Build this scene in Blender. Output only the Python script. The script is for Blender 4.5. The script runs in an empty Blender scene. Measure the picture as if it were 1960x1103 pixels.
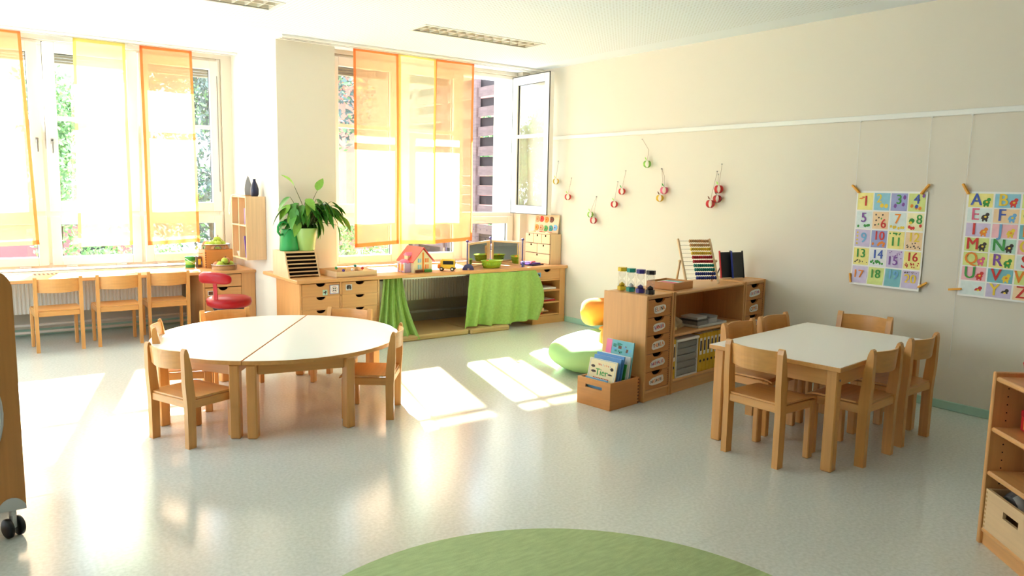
import bpy, bmesh, math, random
from mathutils import Vector, Matrix
sc = bpy.context.scene
COL = sc.collection
rnd = random.Random(11)
PI = math.pi
def rad(a): return math.radians(a)

# ------------------------------------------------------------------ camera, world, sun, exposure
cam_d = bpy.data.cameras.new('camera'); cam = bpy.data.objects.new('camera', cam_d); COL.objects.link(cam)
cam_d.sensor_width = 36.0; cam_d.sensor_fit = 'HORIZONTAL'; cam_d.lens = 1462.0 / 1960.0 * 36.0
cam_d.clip_start = 0.05; cam_d.clip_end = 300
_y, _p, _r = rad(36.5), rad(-7.454), rad(-1.092)
_f = Vector((math.sin(_y)*math.cos(_p), math.cos(_y)*math.cos(_p), math.sin(_p)))
_rt = Vector((math.cos(_y), -math.sin(_y), 0)); _dn = _f.cross(_rt)
_right = _rt*math.cos(_r) + _dn*math.sin(_r); _down = _dn*math.cos(_r) - _rt*math.sin(_r)
_m = Matrix.Identity(4)
for i in range(3):
    _m[i][0] = _right[i]; _m[i][1] = -_down[i]; _m[i][2] = -_f[i]
_m[2][3] = 1.5
cam.matrix_world = _m
sc.camera = cam

SKY = 4.2; SUN = 32.0; EXPOSURE = 1.34
wd = bpy.data.worlds.new('sky'); sc.world = wd; wd.use_nodes = True
wd.node_tree.nodes['Background'].inputs[0].default_value = (0.69, 0.84, 1.0, 1)
wd.node_tree.nodes['Background'].inputs[1].default_value = SKY
sun_d = bpy.data.lights.new('sun', 'SUN'); sun = bpy.data.objects.new('sun', sun_d); COL.objects.link(sun)
sun_d.energy = SUN; sun_d.angle = rad(0.7); sun_d.color = (0.87, 0.94, 1.0)
sun.rotation_euler = Vector((-0.59, -2.05, -1.30)).to_track_quat('-Z', 'Y').to_euler()
def portal(name, loc, rz, w, h):
    d = bpy.data.lights.new(name, 'AREA'); o = bpy.data.objects.new(name, d); COL.objects.link(o)
    d.shape = 'RECTANGLE'; d.size = w; d.size_y = h; d.cycles.is_portal = True
    o.location = loc; o.rotation_euler = (rad(-90), 0, rz)
portal('window_portal', (0.73, 8.9, 1.72), 0, 3.4, 2.2)
portal('window_portal', (4.33, 7.9, 1.72), 0, 2.4, 2.2)
portal('window_portal', (-3.5, 6.3, 1.7), rad(90), 3.8, 1.9)  # portal of the added side-wall window
vs = sc.view_settings
vs.view_transform = 'Standard'; vs.look = 'None'; vs.gamma = 1.0; vs.use_curve_mapping = False
vs.exposure = EXPOSURE
sc.cycles.max_bounces = 10; sc.cycles.diffuse_bounces = 6; sc.cycles.transparent_max_bounces = 16
sc.cycles.sample_clamp_indirect = 8.0

# ------------------------------------------------------------------ materials
MATS = {}
def lin(c):
    return tuple(((x/255.0)/12.92 if x/255.0 <= 0.04045 else ((x/255.0+0.055)/1.055)**2.4) for x in c)
def mat(name, col, rough=0.5, metal=0.0, spec=0.5, var=0.0, vscale=8.0, bump=0.0, bscale=200.0, coat=0.0, srgb=True, mapping=None, trans=None):
    m = bpy.data.materials.new(name); m.use_nodes = True; nt = m.node_tree; b = nt.nodes['Principled BSDF']
    c = lin(col) if srgb else col
    b.inputs['Base Color'].default_value = (*c, 1); b.inputs['Roughness'].default_value = rough
    b.inputs['Metallic'].default_value = metal; b.inputs['Specular IOR Level'].default_value = spec
    if coat: b.inputs['Coat Weight'].default_value = coat; b.inputs['Coat Roughness'].default_value = 0.15
    tc = nt.nodes.new('ShaderNodeTexCoord'); src = tc.outputs['Object']
    if mapping:
        mp = nt.nodes.new('ShaderNodeMapping'); mp.inputs['Scale'].default_value = mapping
        nt.links.new(src, mp.inputs['Vector']); src = mp.outputs['Vector']
    if var:
        n = nt.nodes.new('ShaderNodeTexNoise'); n.inputs['Scale'].default_value = vscale; n.inputs['Detail'].default_value = 5
        nt.links.new(src, n.inputs['Vector'])
        r = nt.nodes.new('ShaderNodeMapRange'); r.inputs['From Min'].default_value = 0.3; r.inputs['From Max'].default_value = 0.7
        r.inputs['To Min'].default_value = 1-var; r.inputs['To Max'].default_value = 1+var
        nt.links.new(n.outputs['Fac'], r.inputs['Value'])
        mx = nt.nodes.new('ShaderNodeMix'); mx.data_type = 'RGBA'; mx.blend_type = 'MULTIPLY'; mx.inputs['Factor'].default_value = 1
        mx.inputs['A'].default_value = (*c, 1); nt.links.new(r.outputs['Result'], mx.inputs['B'])
        nt.links.new(mx.outputs['Result'], b.inputs['Base Color'])
    if bump:
        n2 = nt.nodes.new('ShaderNodeTexNoise'); n2.inputs['Scale'].default_value = bscale
        nt.links.new(tc.outputs['Object'], n2.inputs['Vector'])
        bp = nt.nodes.new('ShaderNodeBump'); bp.inputs['Strength'].default_value = bump; bp.inputs['Distance'].default_value = 0.002
        nt.links.new(n2.outputs['Fac'], bp.inputs['Height']); nt.links.new(bp.outputs['Normal'], b.inputs['Normal'])
    MATS[name] = m
    return m
def wood(name, col, axis, rough=0.36, var=0.07):
    s = [48.0, 48.0, 48.0]; s['xyz'.index(axis)] = 2.2
    return mat(name, col, rough, var=var, vscale=1.0, mapping=s, coat=0.08)
for ax in 'xyz':
    wood('beech_'+ax, (218, 158, 88), ax)
    wood('cabinet_'+ax, (218, 162, 102), ax)
    wood('pale_'+ax, (224, 190, 146), ax)
    wood('box_'+ax, (204, 138, 74), ax)
mat('laminate', (251, 249, 246), 0.26, spec=0.6)
mat('wall_paint', (226, 219, 204), 0.85, spec=0.2, bump=0.15, bscale=60)
mat('ceiling_paint', (228, 236, 244), 0.9, spec=0.1)
mat('mint', (168, 206, 188), 0.45)
mat('frame_white', (242, 238, 230), 0.35)
mat('gasket', (40, 42, 46), 0.6)
mat('rail_white', (232, 232, 226), 0.45)
mat('grey_metal', (150, 152, 152), 0.35, metal=0.8)
mat('steel', (205, 205, 205), 0.18, metal=1.0)
mat('radiator', (232, 233, 228), 0.4)
mat('black', (24, 24, 26), 0.5)
mat('black_plastic', (30, 31, 34), 0.35)
mat('slate', (36, 40, 42), 0.55)
mat('dark_hole', (28, 20, 14), 0.9, spec=0.0)
mat('lamp_louvre', (222, 218, 206), 0.3, metal=0.2)
mat('lamp_cavity', (226, 220, 204), 0.4)
mat('red_vinyl', (160, 8, 20), 0.38, spec=0.35)
mat('red', (206, 34, 38), 0.5); mat('red_deep', (176, 18, 32), 0.4)
mat('orange_fabric', (240, 152, 70), 0.85, spec=0.1, var=0.06, vscale=6)
mat('green_fabric', (160, 204, 140), 0.8, spec=0.1, var=0.04, vscale=5)
mat('green_curtain', (158, 192, 104), 0.8, spec=0.15, var=0.10, vscale=40, bump=0.3, bscale=90)
mat('rug_green', (176, 196, 146), 0.95, spec=0.05, var=0.10, vscale=14, bump=0.5, bscale=150, mapping=(1, 4, 1))
mat('mat_beige', (190, 162, 112), 0.75, var=0.06, vscale=4)
mat('leaf', (66, 132, 42), 0.45, var=0.15, vscale=6); mat('leaf_pale', (126, 178, 60), 0.45, var=0.12, vscale=6)
mat('stem', (86, 96, 46), 0.6)
mat('pot_green', (166, 206, 120), 0.25, coat=0.4); mat('can_green', (34, 156, 78), 0.4)
mat('soil', (52, 36, 26), 0.95)
mat('basket_green', (158, 190, 44), 0.45)
mat('blue', (36, 52, 128), 0.4); mat('navy', (30, 34, 66), 0.35); mat('blue_light', (86, 146, 204), 0.5)
mat('teal', (22, 138, 122), 0.4); mat('purple', (94, 66, 160), 0.45); mat('violet', (62, 52, 128), 0.4)
mat('yellow', (232, 192, 52), 0.45); mat('binder_yellow', (222, 176, 34), 0.5); mat('timer_yellow', (222, 186, 40), 0.35)
mat('orange', (238, 132, 36), 0.5); mat('pink', (234, 122, 160), 0.5); mat('lavender', (200, 176, 222), 0.5)
mat('green', (44, 148, 62), 0.5); mat('lime', (150, 206, 90), 0.5); mat('brown', (112, 66, 40), 0.6)
mat('white', (244, 244, 242), 0.5); mat('paper', (248, 247, 243), 0.7, spec=0.2); mat('cream', (240, 224, 178), 0.6)
mat('grey', (140, 140, 140), 0.5); mat('grey_light', (206, 206, 204), 0.5); mat('grey_dark', (84, 84, 88), 0.6)
mat('tan', (192, 148, 96), 0.5); mat('bead_wood', (200, 148, 92), 0.35)
mat('roof_red', (214, 78, 74), 0.5)
mat('apple_green', (166, 190, 60), 0.35, var=0.2, vscale=9); mat('apple_red', (196, 120, 84), 0.35, var=0.25, vscale=9)
mat('string', (150, 120, 100), 0.8)
mat('peg', (238, 168, 40), 0.5)
mat('ink_red', (210, 60, 52), 0.7); mat('ink_blue', (70, 96, 180), 0.7); mat('ink_green', (70, 158, 72), 0.7)
mat('ink_orange', (236, 140, 50), 0.7); mat('ink_purple', (132, 82, 164), 0.7); mat('ink_yellow', (240, 208, 70), 0.7)
mat('ink_sky', (120, 178, 220), 0.7); mat('ink_dark', (70, 58, 56), 0.7); mat('ink_pink', (226, 110, 140), 0.7)
for nm, c in dict(c_yellow=(246, 234, 146), c_blue=(150, 204, 222), c_lilac=(210, 198, 226), c_mint=(190, 224, 206), c_pale=(226, 238, 234), c_peach=(246, 214, 170),
                  c_lime=(216, 228, 142), c_pink=(244, 190, 196), c_teal=(126, 190, 198), c_cream=(246, 238, 190), c_indigo=(164, 170, 214), c_white=(236, 238, 240)).items():
    mat(nm, c, 0.7, var=0.05, vscale=30)
mat('plaster', (240, 238, 232), 0.9); mat('brick_pink', (196, 112, 96), 0.9, var=0.1, vscale=3)
mat('house_white', (226, 222, 214), 0.9); mat('roof_dark', (110, 72, 62), 0.8)
mat('paving', (186, 182, 172), 0.9, var=0.08, vscale=2); mat('lawn', (110, 140, 70), 0.95, var=0.15, vscale=3)
mat('fence_dark', (52, 42, 42), 0.85); mat('fence_wood', (92, 72, 70), 0.8, var=0.2, vscale=5, mapping=(1, 1, 8)); mat('bark', (92, 74, 60), 0.9)
mat('foliage', (112, 146, 98), 0.7, var=0.3, vscale=2); mat('foliage_dark', (78, 96, 92), 0.7, var=0.3, vscale=2)
mat('foliage_light', (158, 188, 118), 0.7, var=0.25, vscale=2)
mat('car_red', (186, 84, 96), 0.35, coat=0.3); mat('car_blue', (86, 116, 170), 0.3, coat=0.5)
mat('far_glass', (176, 190, 200), 0.2); mat('mirror', (238, 240, 240), 0.02, metal=1.0)
mat('blind', (120, 110, 90), 0.5); mat('seam', (178, 188, 178), 0.4)

def floor_material():
    m = bpy.data.materials.new('linoleum'); m.use_nodes = True; nt = m.node_tree; b = nt.nodes['Principled BSDF']
    tc = nt.nodes.new('ShaderNodeTexCoord')
    n1 = nt.nodes.new('ShaderNodeTexNoise'); n1.inputs['Scale'].default_value = 60; n1.inputs['Detail'].default_value = 6
    n2 = nt.nodes.new('ShaderNodeTexNoise'); n2.inputs['Scale'].default_value = 2.2; n2.inputs['Detail'].default_value = 4
    for n in (n1, n2): nt.links.new(tc.outputs['Object'], n.inputs['Vector'])
    r = nt.nodes.new('ShaderNodeValToRGB'); r.color_ramp.elements[0].position = 0.34; r.color_ramp.elements[1].position = 0.66
    r.color_ramp.elements[0].color = (*lin((203, 209, 203)), 1); r.color_ramp.elements[1].color = (*lin((219, 224, 219)), 1)
    nt.links.new(n1.outputs['Fac'], r.inputs['Fac'])
    mr = nt.nodes.new('ShaderNodeMapRange'); mr.inputs['From Min'].default_value = 0.2; mr.inputs['From Max'].default_value = 0.8
    mr.inputs['To Min'].default_value = 0.15; mr.inputs['To Max'].default_value = 0.20
    nt.links.new(n2.outputs['Fac'], mr.inputs['Value'])
    nt.links.new(r.outputs['Color'], b.inputs['Base Color']); nt.links.new(mr.outputs['Result'], b.inputs['Roughness'])
    b.inputs['Specular IOR Level'].default_value = 0.7
    MATS['linoleum'] = m
floor_material()
def perforated_material():
    m = bpy.data.materials.new('perforated'); m.use_nodes = True; nt = m.node_tree; b = nt.nodes['Principled BSDF']
    tc = nt.nodes.new('ShaderNodeTexCoord')
    sep = nt.nodes.new('ShaderNodeSeparateXYZ'); nt.links.new(tc.outputs['Object'], sep.inputs[0])
    sq = []
    for k in (0, 1):
        mu = nt.nodes.new('ShaderNodeMath'); mu.operation = 'MULTIPLY'; mu.inputs[1].default_value = 30.0; nt.links.new(sep.outputs[k], mu.inputs[0])
        fr = nt.nodes.new('ShaderNodeMath'); fr.operation = 'FRACT'; nt.links.new(mu.outputs[0], fr.inputs[0])
        su = nt.nodes.new('ShaderNodeMath'); su.operation = 'SUBTRACT'; su.inputs[1].default_value = 0.5; nt.links.new(fr.outputs[0], su.inputs[0])
        po = nt.nodes.new('ShaderNodeMath'); po.operation = 'MULTIPLY'; nt.links.new(su.outputs[0], po.inputs[0]); nt.links.new(su.outputs[0], po.inputs[1])
        sq.append(po)
    ad = nt.nodes.new('ShaderNodeMath'); ad.operation = 'ADD'; nt.links.new(sq[0].outputs[0], ad.inputs[0]); nt.links.new(sq[1].outputs[0], ad.inputs[1])
    lt = nt.nodes.new('ShaderNodeMath'); lt.operation = 'LESS_THAN'; lt.inputs[1].default_value = 0.055; nt.links.new(ad.outputs[0], lt.inputs[0])
    mx = nt.nodes.new('ShaderNodeMix'); mx.data_type = 'RGBA'; mx.inputs['A'].default_value = (*lin((228, 236, 244)), 1); mx.inputs['B'].default_value = (*lin((206, 210, 212)), 1)
    nt.links.new(lt.outputs[0], mx.inputs['Factor']); nt.links.new(mx.outputs['Result'], b.inputs['Base Color'])
    b.inputs['Roughness'].default_value = 0.9; b.inputs['Specular IOR Level'].default_value = 0.1
    MATS['perforated'] = m
perforated_material()
def glass_material(name, tint, refl):
    m = bpy.data.materials.new(name); m.use_nodes = True; nt = m.node_tree; nt.nodes.remove(nt.nodes['Principled BSDF'])
    t = nt.nodes.new('ShaderNodeBsdfTransparent'); t.inputs[0].default_value = (*tint, 1)
    g = nt.nodes.new('ShaderNodeBsdfGlossy'); g.inputs['Roughness'].default_value = 0.01
    lw = nt.nodes.new('ShaderNodeLayerWeight'); lw.inputs['Blend'].default_value = 0.5
    pw = nt.nodes.new('ShaderNodeMath'); pw.operation = 'POWER'; pw.inputs[1].default_value = 4.0; nt.links.new(lw.outputs['Facing'], pw.inputs[0])
    fr = nt.nodes.new('ShaderNodeMath'); fr.operation = 'MULTIPLY_ADD'; fr.inputs[1].default_value = 0.9; fr.inputs[2].default_value = refl; nt.links.new(pw.outputs[0], fr.inputs[0])
    mx = nt.nodes.new('ShaderNodeMixShader'); nt.links.new(fr.outputs[0], mx.inputs[0])
    nt.links.new(t.outputs[0], mx.inputs[1]); nt.links.new(g.outputs[0], mx.inputs[2])
    nt.links.new(mx.outputs[0], nt.nodes['Material Output'].inputs[0]); MATS[name] = m
glass_material('window_glass', (0.95, 0.97, 0.965), 0.13)
glass_material('clear_plastic', (0.96, 0.96, 0.955), 0.03)
def sheer_material(name, tint, body, fac):
    m = bpy.data.materials.new(name); m.use_nodes = True; nt = m.node_tree; nt.nodes.remove(nt.nodes['Principled BSDF'])
    t = nt.nodes.new('ShaderNodeBsdfTransparent'); t.inputs[0].default_value = (*lin(tint), 1)
    d = nt.nodes.new('ShaderNodeBsdfDiffuse'); d.inputs[0].default_value = (*lin(body), 1)
    l = nt.nodes.new('ShaderNodeBsdfTranslucent'); l.inputs[0].default_value = (*lin(body), 1)
    tc = nt.nodes.new('ShaderNodeTexCoord'); n = nt.nodes.new('ShaderNodeTexNoise'); n.inputs['Scale'].default_value = 3
    nt.links.new(tc.outputs['Object'], n.inputs['Vector'])
    mr = nt.nodes.new('ShaderNodeMapRange'); mr.inputs['To Min'].default_value = fac-0.06; mr.inputs['To Max'].default_value = fac+0.06
    nt.links.new(n.outputs['Fac'], mr.inputs['Value'])
    m1 = nt.nodes.new('ShaderNodeMixShader'); m1.inputs[0].default_value = 0.6; nt.links.new(d.outputs[0], m1.inputs[1]); nt.links.new(l.outputs[0], m1.inputs[2])
    m2 = nt.nodes.new('ShaderNodeMixShader'); nt.links.new(mr.outputs[0], m2.inputs[0])
    nt.links.new(t.outputs[0], m2.inputs[1]); nt.links.new(m1.outputs[0], m2.inputs[2])
    nt.links.new(m2.outputs[0], nt.nodes['Material Output'].inputs[0]); MATS[name] = m
sheer_material('sheer_orange', (255, 214, 174), (252, 206, 162), 0.48)
sheer_material('sheer_yellow', (253, 250, 216), (250, 247, 212), 0.48)
sheer_material('hem_orange', (250, 178, 120), (242, 160, 104), 0.75)
sheer_material('hem_yellow', (248, 236, 160), (244, 230, 150), 0.75)
sheer_material('plastic_bag', (240, 236, 228), (232, 226, 214), 0.6)

# ------------------------------------------------------------------ mesh helpers
class MB:
    def __init__(s): s.v = []; s.f = []; s.m = []; s.s = []
    def add(s, vs_, fs, mi=0, smooth=False, M=None):
        o = len(s.v)
        s.v += [tuple(M @ Vector(p)) if M is not None else tuple(p) for p in vs_]
        for f in fs:
            s.f.append([i+o for i in f]); s.m.append(mi); s.s.append(smooth)
        return s
    def box(s, x0, x1, y0, y1, z0, z1, mi=0, M=None, c=0.0):
        if c <= 0:
            vs_ = [(x, y, z) for z in (z0, z1) for y in (y0, y1) for x in (x0, x1)]
            return s.add(vs_, [(0, 2, 3, 1), (4, 5, 7, 6), (0, 1, 5, 4), (2, 6, 7, 3), (0, 4, 6, 2), (1, 3, 7, 5)], mi, False, M)
        c = min(c, (x1-x0)*0.49, (y1-y0)*0.49, (z1-z0)*0.49)
        vs_ = []; idx = {}
        for iz in (0, 1):
            for iy in (0, 1):
                for ix in (0, 1):
                    X = (x0, x1)[ix]; Y = (y0, y1)[iy]; Z = (z0, z1)[iz]
                    dx = c if ix == 0 else -c; dy = c if iy == 0 else -c; dz = c if iz == 0 else -c
                    idx[(ix, iy, iz, 0)] = len(vs_); vs_.append((X, Y+dy, Z+dz))
                    idx[(ix, iy, iz, 1)] = len(vs_); vs_.append((X+dx, Y, Z+dz))
                    idx[(ix, iy, iz, 2)] = len(vs_); vs_.append((X+dx, Y+dy, Z))
        fs = []
        I = lambda a, b, d, k: idx[(a, b, d, k)]
        for a in (0, 1):
            q = [I(a, 0, 0, 0), I(a, 1, 0, 0), I(a, 1, 1, 0), I(a, 0, 1, 0)]; fs.append(q if a else q[::-1])
            q = [I(0, a, 0, 1), I(1, a, 0, 1), I(1, a, 1, 1), I(0, a, 1, 1)]; fs.append(q[::-1] if a else q)
            q = [I(0, 0, a, 2), I(1, 0, a, 2), I(1, 1, a, 2), I(0, 1, a, 2)]; fs.append(q if a else q[::-1])
        for a in (0, 1):
            for b in (0, 1):
                fs.append([I(0, a, b, 1), I(1, a, b, 1), I(1, a, b, 2), I(0, a, b, 2)])
                fs.append([I(a, 0, b, 0), I(a, 1, b, 0), I(a, 1, b, 2), I(a, 0, b, 2)])
                fs.append([I(a, b, 0, 0), I(a, b, 1, 0), I(a, b, 1, 1), I(a, b, 0, 1)])
                for d in (0, 1): fs.append([I(a, b, d, 0), I(a, b, d, 1), I(a, b, d, 2)])
        return s.add(vs_, fs, mi, False, M)
    def prism(s, poly, z0, z1, mi=0, M=None, top=None):
        n = len(poly)
        vs_ = [(x, y, z0) for x, y in poly] + [(x, y, z1) for x, y in poly]
        s.add(vs_, [list(range(n))[::-1]] + [[i, (i+1) % n, n+(i+1) % n, n+i] for i in range(n)], mi, False, M)
        o = len(s.v)-n
        s.f.append([o+i for i in range(n)]); s.m.append(mi if top is None else top); s.s.append(False)
        return s
    def lathe(s, prof, n=20, mi=0, M=None, smooth=True, at=(0, 0, 0)):
        vs_ = []; fs = []
        for r, z in prof:
            for k in range(n):
                a = 2*PI*k/n; vs_.append((at[0]+r*math.cos(a), at[1]+r*math.sin(a), at[2]+z))
        for i in range(len(prof)-1):
            for k in range(n):
                k2 = (k+1) % n; fs.append([i*n+k, i*n+k2, (i+1)*n+k2, (i+1)*n+k])
        s.add(vs_, fs, mi, smooth, M)
        o = len(s.v)-len(vs_)
        if prof[0][0] > 1e-6: s.f.append([o+k for k in range(n)][::-1]); s.m.append(mi); s.s.append(False)
        if prof[-1][0] > 1e-6: s.f.append([o+(len(prof)-1)*n+k for k in range(n)]); s.m.append(mi); s.s.append(False)
        return s
    def cyl(s, p0, p1, r0, r1=None, n=12, mi=0, M=None):
        p0 = Vector(p0); p1 = Vector(p1); d = p1-p0; L = d.length
        T = Matrix.Translation(p0) @ d.to_track_quat('Z', 'Y').to_matrix().to_4x4()
        if M is not None: T = M @ T
        return s.lathe([(r0, 0), (r0 if r1 is None else r1, L)], n, mi, T)
    def tube(s, pts, r, n=6, mi=0, M=None, closed=False):
        P = [Vector(p) for p in pts]; m = len(P); vs_ = []; fs = []
        rs = r if isinstance(r, (list, tuple)) else [r]*m
        t0 = (P[1]-P[0]).normalized(); ref = Vector((0, 0, 1)) if abs(t0.z) < 0.9 else Vector((1, 0, 0))
        u = t0.cross(ref).normalized()
        for i in range(m):
            if closed: t = (P[(i+1) % m]-P[i-1]).normalized()
            else: t = (P[min(i+1, m-1)]-P[max(i-1, 0)]).normalized()
            u = (u-t*u.dot(t)).normalized(); w = t.cross(u)
            for k in range(n):
                a = 2*PI*k/n; vs_.append(P[i]+(u*math.cos(a)+w*math.sin(a))*rs[i])
        for i in range(m if closed else m-1):
            j = (i+1) % m
            for k in range(n):
                k2 = (k+1) % n; fs.append([i*n+k, i*n+k2, j*n+k2, j*n+k])
        if not closed: fs += [list(range(n))[::-1], [(m-1)*n+k for k in range(n)]]
        return s.add(vs_, fs, mi, True, M)
    def grid(s, fn, nu, nv, mi=0, M=None, smooth=True):
        vs_ = [fn(i/nu, j/nv) for j in range(nv+1) for i in range(nu+1)]
        fs = [[j*(nu+1)+i, j*(nu+1)+i+1, (j+1)*(nu+1)+i+1, (j+1)*(nu+1)+i] for j in range(nv) for i in range(nu)]
        return s.add(vs_, fs, mi, smooth, M)
    def sheet(s, fn, nu, nv, t, mi=0, M=None):
        # grid with thickness t(Vector) 
        a = [Vector(fn(i/nu, j/nv)) for j in range(nv+1) for i in range(nu+1)]; n = len(a); t = Vector(t)
        W = nu+1
        fs = []
        for j in range(nv):
            for i in range(nu):
                q = [j*W+i, j*W+i+1, (j+1)*W+i+1, (j+1)*W+i]; fs.append(q); fs.append([x+n for x in q][::-1])
        edge = [i for i in range(W)] + [j*W+nu for j in range(1, nv+1)] + [nv*W+i for i in range(nu-1, -1, -1)] + [j*W for j in range(nv-1, 0, -1)]
        for k in range(len(edge)):
            p, q = edge[k], edge[(k+1) % len(edge)]; fs.append([q, p, p+n, q+n])
        return s.add(a+[p+t for p in a], fs, mi, False, M)
    def ball(s, c, r, nu=14, nv=8, mi=0, M=None):
        if not isinstance(r, (list, tuple)): r = (r, r, r)
        prof = [(math.sin(PI*i/nv), -math.cos(PI*i/nv)) for i in range(nv+1)]
        T = Matrix.Translation(Vector(c)) @ Matrix.Diagonal((r[0], r[1], r[2], 1))
        if M is not None: T = M @ T
        prof[0] = (0.0001, -1); prof[-1] = (0.0001, 1)
        return s.lathe(prof, nu, mi, T)
    def mesh(s, name, mats):
        me = bpy.data.meshes.new(name); me.from_pydata(s.v, [], s.f)
        for m in (mats if isinstance(mats, (list, tuple)) else [mats]): me.materials.append(MATS[m])
        me.polygons.foreach_set('material_index', s.m); me.polygons.foreach_set('use_smooth', s.s); me.update()
        bm = bmesh.new(); bm.from_mesh(me); bmesh.ops.recalc_face_normals(bm, faces=bm.faces[:]); bm.to_mesh(me); bm.free()
        return me
    def build(s, name, mats, parent=None, loc=(0, 0, 0), rot=(0, 0, 0)):
        return put(name, s.mesh(name, mats), parent, loc, rot)
def put(name, me, parent=None, loc=(0, 0, 0), rot=(0, 0, 0), scale=None):
    o = bpy.data.objects.new(name, me); COL.objects.link(o)
    o.location = loc; o.rotation_euler = rot
    if scale: o.scale = scale
    if parent: o.parent = parent
    return o
def tag(o, label=None, cat=None, group=None, kind=None):
    if label: o['label'] = label
    if cat: o['category'] = cat
    if group: o['group'] = group
    if kind: o['kind'] = kind
    return o
def thing(name, label, cat, loc=(0, 0, 0), rz=0.0, group=None, kind=None):
    o = bpy.data.objects.new(name, None); COL.objects.link(o); o.empty_display_size = 0.05
    o.location = loc; o.rotation_euler = (0, 0, rz)
    return tag(o, label, cat, group, kind)
def struct(name, mb, mats, loc=(0, 0, 0), rz=0, label=None):
    o = mb.build(name, mats, None, loc, (0, 0, rz)); o['kind'] = 'structure'
    if label: o['label'] = label
    return o
def copy_tree(o, parent=None):
    c = o.copy(); COL.objects.link(c)
    if parent: c.parent = parent
    for ch in [x for x in bpy.data.objects if x.parent == o]: copy_tree(ch, c)
    return c
def B(*a, c=0.0, mi=0, M=None): return MB().box(*a, mi=mi, M=M, c=c)
def RZ(a): return Matrix.Rotation(a, 4, 'Z')
def RX(a): return Matrix.Rotation(a, 4, 'X')
def RY(a): return Matrix.Rotation(a, 4, 'Y')
def T(x, y, z): return Matrix.Translation((x, y, z))

# lettering: outlines of each string, standing in the local XZ plane, facing local -y
TEXT = {}
def make_text(words):
    for w in words:
        cu = bpy.data.curves.new('t', 'FONT'); cu.body = w; cu.align_x = 'CENTER'; cu.align_y = 'CENTER'; cu.resolution_u = 3; cu.offset = 0.0
        ob = bpy.data.objects.new('t', cu); COL.objects.link(ob)
        me = bpy.data.meshes.new_from_object(ob.evaluated_get(bpy.context.evaluated_depsgraph_get()))
        TEXT[w] = ([tuple(v.co) for v in me.vertices], [list(p.vertices) for p in me.polygons])
        bpy.data.objects.remove(ob); bpy.data.curves.remove(cu); bpy.data.meshes.remove(me)
make_text([str(i) for i in range(1, 21)] + list('ABCDEFGHIJKLMNOPQRSTUVWXYZelchs') + ['Tier'])
def letters(mb, word, x, z, y, h, mi=0, rot=0.0, wide=1.0, M=None):
    v, f = TEXT[word]; ca, sa = math.cos(rot), math.sin(rot)
    for k, dx in enumerate((-0.022, 0.0, 0.022)):
        mb.add([(x+((p[0]+dx)*wide*ca-p[1]*sa)*h, y-0.00008*k, z+((p[0]+dx)*wide*sa+p[1]*ca)*h) for p in v], f, mi, False, M)

# ------------------------------------------------------------------ the room
H = 2.85; XR = 5.63; YL = 8.65; YR = 7.50; XP0 = 2.55; XP1 = 3.13; YP = 7.20
struct('floor', MB().prism([(-3.2, -3.2), (XR+0.2, -3.2), (XR+0.2, YR+0.2), (XP1, YR+0.2), (XP1, YL+0.2), (-3.2, YL+0.2)], -0.12, 0), 'linoleum')
for (a, b) in (((-1.0, 5.55), (2.2, 3.05)), ((1.2, 5.62), (5.4, 2.62)), ((2.9, 4.55), (5.6, 2.6))):
    pass
# perforated acoustic field with openings for the two louvre lamps
LAMPS = [(3.335, 4.60, 5.79, 6.07), (0.87, 2.13, 5.83, 6.13)]
def rects_minus(x0, x1, y0, y1, holes):
    xs = sorted({x0, x1, *[h[0] for h in holes], *[h[1] for h in holes]}); ys = sorted({y0, y1, *[h[2] for h in holes], *[h[3] for h in holes]})
    for i in range(len(xs)-1):
        for j in range(len(ys)-1):
            cx, cy = (xs[i]+xs[i+1])/2, (ys[j]+ys[j+1])/2
            if x0 < cx < x1 and y0 < cy < y1 and not any(h[0] < cx < h[1] and h[2] < cy < h[3] for h in holes): yield xs[i], xs[i+1], ys[j], ys[j+1]
cb_ = MB().box(-3.2, XP1, YR+0.2, YL+0.2, H, H+0.18)
for (x0, x1, y0, y1) in rects_minus(-3.2, XR+0.2, -3.2, YR+0.2, LAMPS): cb_.box(x0, x1, y0, y1, H, H+0.18)
cl = struct('ceiling', cb_, 'ceiling_paint')
fld = MB()
for (x0, x1, y0, y1) in rects_minus(-2.9, 5.34, -2.9, 6.93, LAMPS): fld.box(x0, x1, y0, y1, H-0.004, H-0.001)
fld.box(-2.9, 2.30, 6.93, 8.10, H-0.004, H-0.001)
o = fld.build('perforated_panel', 'perforated', cl); o['label'] = 'perforated acoustic ceiling panel'

wl = MB(); wl.box(-3.4, -3.2, -3.4, 4.4, 0, H).box(-3.4, -3.2, 8.2, YL+0.4, 0, H).box(-3.4, -3.2, 4.4, 8.2, 0, 0.75).box(-3.4, -3.2, 4.4, 8.2, 2.65, H)
struct('wall_left', wl, 'wall_paint')
wr = MB(); wr.box(XR, XR+0.25, -3.4, 7.95, -0.3, H+0.15); struct('wall_right', wr, 'wall_paint')
wf = MB()
wf.box(-3.2, XR, -3.4, -3.2, 0, H)
struct('wall_front', wf, 'wall_paint')
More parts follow.
